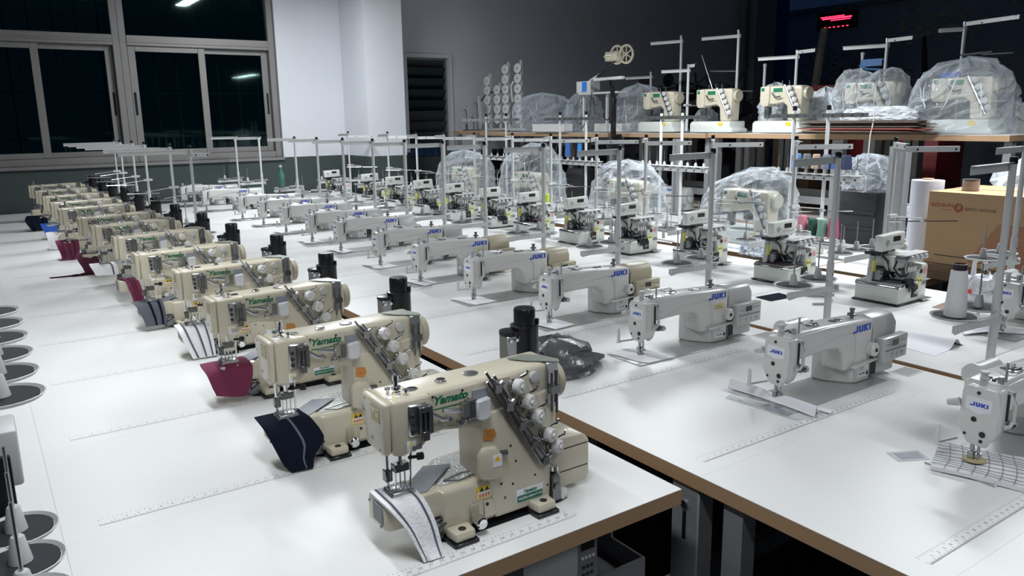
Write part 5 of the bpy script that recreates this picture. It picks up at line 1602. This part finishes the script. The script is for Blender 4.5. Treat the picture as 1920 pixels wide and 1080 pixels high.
# lower storage tier: machines, wraps, dark panels
for i, (y, lab) in enumerate(((3.03, 'dim cream lockstitch head below the near end of the raised tables'), (5.60, 'dim lockstitch head in the shade below the orange badged head'))):
    o = dup(lock0, (5.70, y + .25, T + .004), -PI / 2, lab, 'lockstitch heads in storage')
r = root('red_cabinet', (8.2, 5.5, 0), 0, 'red steel cabinet standing beyond the raised tables', 'cabinet')
MB().bb(-.25, .25, -.40, .40, 0, T + 1.22).build('body', mat('red_paint', (.30, .025, .03), .5), r, bev=.006)
for s_ in (-1, 1):
    dr = MB().bb(-.258, -.2515, s_ * .20 - .19, s_ * .20 + .19, .05, T + 1.18).build('door', MATS['red_paint'], r)
    MB().bb(-.272, -.2582, s_ * .05 - .01, s_ * .05 + .01, .9, 1.05).build('handle', m_steel, dr)
r = root('red_crate', (7.9, 4.45, 0), 0, 'low red crate seen under the edge of the raised tables', 'crate')
MB().bb(-.25, .25, -.50, .50, 0, T + .74).build('body', MATS['red_paint'], r, bev=.006)
for zz in (.5, 1.0):
    MB().bb(-.262, -.2502, -.48, .48, zz, zz + .04).build('rib', MATS['red_paint'], r)
r = root('brown_carton', (7.1, 5.0, 0), 0, 'plain brown carton stack beyond the raised tables', 'carton')
MB().bb(-.25, .25, -.22, .22, 0, T + 1.0).build('carton', mat('dim_carton', (.26, .19, .13), .8), r)
MB().bb(-.2515, -.2505, -.03, .03, .0, T + 1.0).build('tape', m_edged, r)
for i, (x_, y, h) in enumerate(((5.22, 3.16, .365), (5.70, 4.40, .36), (5.70, 6.90, .34), (5.70, 8.20, .36))):
    r = root('dark_crate', (x_, y, T + .003 if i else T - .004), 0, f'dark grey crate below the raised tables, {ORD[i]} from the servo motor carton', 'crate', 'dark crates')
    MB().bb(-.11, .11, -.14, .14, 0, h).build('body', m_dsteel if False else mat('dark_grey_crate', (.024, .026, .03), .6), r, bev=.01)
    for zz in (.3, .6):
        MB().bb(-.116, -.1102, -.13, .13, h * zz, h * zz + .02).build('rib', MATS['dark_grey_crate'], r)
for i, (y, hx) in enumerate(((2.83, .13), (5.20, .09))):
    r = root('grey_channel_post', (5.44, y, 0), .0, f'broad grey steel channel post in front of the raised tables, {"by the carton pile" if i == 0 else "by the motor reel"}', 'post', 'grey channel posts')
    MB().prism([(-.02, -hx / 2), (.02, -hx / 2), (.02, hx / 2), (-.02, hx / 2), (-.02, hx / 2 - .02), (.0, hx / 2 - .02), (.0, -hx / 2 + .02), (-.02, -hx / 2 + .02)], 'z', T + .02, 2 * T - (.05 if i else .06)).build('channel', m_leg, r, smooth=False)
    MB().bb(-.03, .03, -hx / 2 - .01, hx / 2 + .01, T + .005, T + .019).build('foot_plate', m_leg, r)
    r.location.x = (5.02, 5.44)[i]

# dark heap of scrap parts against the far wall
rr = random.Random(11)
sc = MB()
for i in range(150):
    t = rr.random()
    p = Vector((7.6 + 3.4 * rr.random(), 8.0 + 1.2 * rr.random(), 0))
    hh = (T + 1.55) * max(.15, 1 - ((p.x - 9.2) / 2.4) ** 2) * (.55 + .45 * rr.random())
    p.z = hh
    d = Vector((rr.uniform(-1, 1), rr.uniform(-1, .4), rr.uniform(-.5, .8))).normalized() * rr.uniform(.1, .38)
    if i % 5 == 0:
        sc.lathe([(.002, 0), (.09, .01), (.10, .02), (.002, .02)], p, (rr.uniform(-1, 1), -1, rr.uniform(-.4, .6)), 14)
    elif i % 3 == 0:
        sc.box(p, (.30, .05, .06), Matrix.Rotation(rr.uniform(0, 3), 3, 'Z') @ Matrix.Rotation(rr.uniform(-.8, .8), 3, 'Y'))
    else:
        sc.cyl(p - d, p + d, rr.uniform(.008, .022), n=6)
for i in range(60):
    a = rr.uniform(0, 2 * PI)
    q = rr.random()
    sc.box((9.2 + 1.7 * q * math.cos(a), 8.7 + .5 * q * math.sin(a), (T + 1.1) * (1 - q * .7) * rr.uniform(.2, .95)), (.35, .3, .22), Matrix.Rotation(rr.uniform(0, 3), 3, 'Z'))
sc.prism([(7.6, 0), (10.8, 0), (10.3, T + .5), (9.3, T + 1.05), (8.3, T + .6)], 'y', 8.5, 9.2)
h = sc.build('scrap_debris', mat('dark_scrap_metal', (.055, .055, .065), .55, .3, var=.5, vscale=6), smooth=False)
tag(h, 'dark tangled heap of discarded stands and parts against the far wall', 'scrap heap', kind='stuff')

# ------------------------------------------------------------------ outside in the night
m_dark = mat('night_render', (.42, .46, .52), .8, var=.3, vscale=.6)
struct('wall_outside', MB().bb(15.0, 15.4, -6, 11.25, 0, T + 3.06), m_dark, smooth=False)
struct('trim_4', MB().bb(14.9, 14.999, -6, 11.25, T + 2.98, T + 3.07), m_grey, smooth=False)
r = root('led_sign', (14.97, 10.02, T + 2.62), 0, 'glowing red LED sign high on the dark building outside', 'sign')
MB().bb(-.06, .02, -.45, .42, -.02, .30).build('housing', m_black, r)
m_led = mat('red_led', (1.0, .02, .06), .5, emit=6.0)
for i, (a, b_, z0, z1) in enumerate(((-.36, .30, .18, .205), (-.34, .10, .145, .16), (-.20, .34, .22, .235))):
    MB().bb(-.066, -.061, a, b_, z0, z1).build('led_line', m_led, r, smooth=False)
for i in range(6):
    MB().bb(-.066, -.061, -.30 + i * .10, -.26 + i * .10, .01, .028).build('led_dot', m_led, r, smooth=False)
r = root('leaning_post', (12.0, 8.35, 0), 0, 'weathered pale wooden post standing outside in the dark', 'post')
MB().tube([(0, 0.02, 0), (.0, 0, T + 1.4), (0, -.06, T + 2.0), (.0, -.10, T + 2.30)], [.075, .07, .065, .06], 8).build('post', mat('weathered_wood', (.75, .62, .50), .9, var=.5, vscale=9, bump=.5, bscale=12), r)
MB().tube([(.08, .0, T + 1.7), (.08, -.03, T + 1.9)], .01, 5).build('wire', m_ink, r)
# trees
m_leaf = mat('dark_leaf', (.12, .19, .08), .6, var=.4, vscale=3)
m_leaf2 = mat('leaf_coloured_lit', (.50, .55, .30), .6, var=.4, vscale=5)  # paler leaf colour stands in for light on the sprays


def tree(x, y, h, R, n, lab, seed, m, zlo=.35):
    r = root('garden_tree', (x, y, 0), 0, lab, 'tree')
    MB().tube([(0, 0, 0), (.05, .05, h * .5), (.0, .15, h * .85)], [.09, .07, .03], 8).build('trunk', mat('dark_bark', (.05, .04, .03), .9), r)
    rr = random.Random(seed)
    lf = MB()
    for i in range(n):
        a, b_ = rr.uniform(0, 2 * PI), rr.uniform(-1, 1)
        q = rr.random() ** .4
        c = Vector((R[0] * q * math.cos(a) * math.sqrt(1 - b_ * b_), R[1] * q * math.sin(a) * math.sqrt(1 - b_ * b_), h * (zlo + 1) / 2 + h * (1 - zlo) / 2 * b_ * q))
        s_ = rr.uniform(.05, .11)
        M3 = Matrix.Rotation(rr.uniform(0, 6), 3, 'Z') @ Matrix.Rotation(rr.uniform(-1.2, 1.2), 3, 'X')
        lf.add([c + M3 @ Vector(v) * s_ for v in ((-.5, 0, 0), (0, -.25, .05), (.7, 0, 0), (0, .25, .05))], [(0, 1, 2, 3)])
    tag(lf.build('leaves', m, r, smooth=False), kind='stuff')
    return r


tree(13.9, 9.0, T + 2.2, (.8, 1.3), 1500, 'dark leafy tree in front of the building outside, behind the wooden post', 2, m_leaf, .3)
tree(12.9, 6.9, T + 2.6, (.5, .9), 260, 'sparse tree outside with a few sprays of leaves coloured pale as if lit', 4, m_leaf2, .80)
tree(12.9, 5.3, T + 2.75, (.4, .45), 200, 'thin tree outside whose top leaves are coloured pale as if lit', 6, m_leaf2, .85)
r = root('blue_tarpaulin', (12.85, 10.35, 0), 0, 'blue tarpaulin sheet hanging beside the open end of the back wall', 'tarpaulin')
MB().grid(lambda u, v: (.06 * math.sin(14 * v), -.75 + 1.5 * v, .3 + 4.2 * u), 6, 24).build('sheet', mat('blue_tarp', (.02, .11, .5), .6), r, thick=.004)
MB().cyl((0, -.8, 4.52), (0, .8, 4.52), .02, n=8).build('rail', m_leg, r)
MB().cyl((0, .79, 0), (0, .79, 4.5), .02, n=8).build('pole', m_leg, r)

# the first cream machine's table has its legs set further back
for c in child(table0, 'leg'):
    if min(v[1] for v in c.bound_box) < -.25:
        c.scale.y = -1
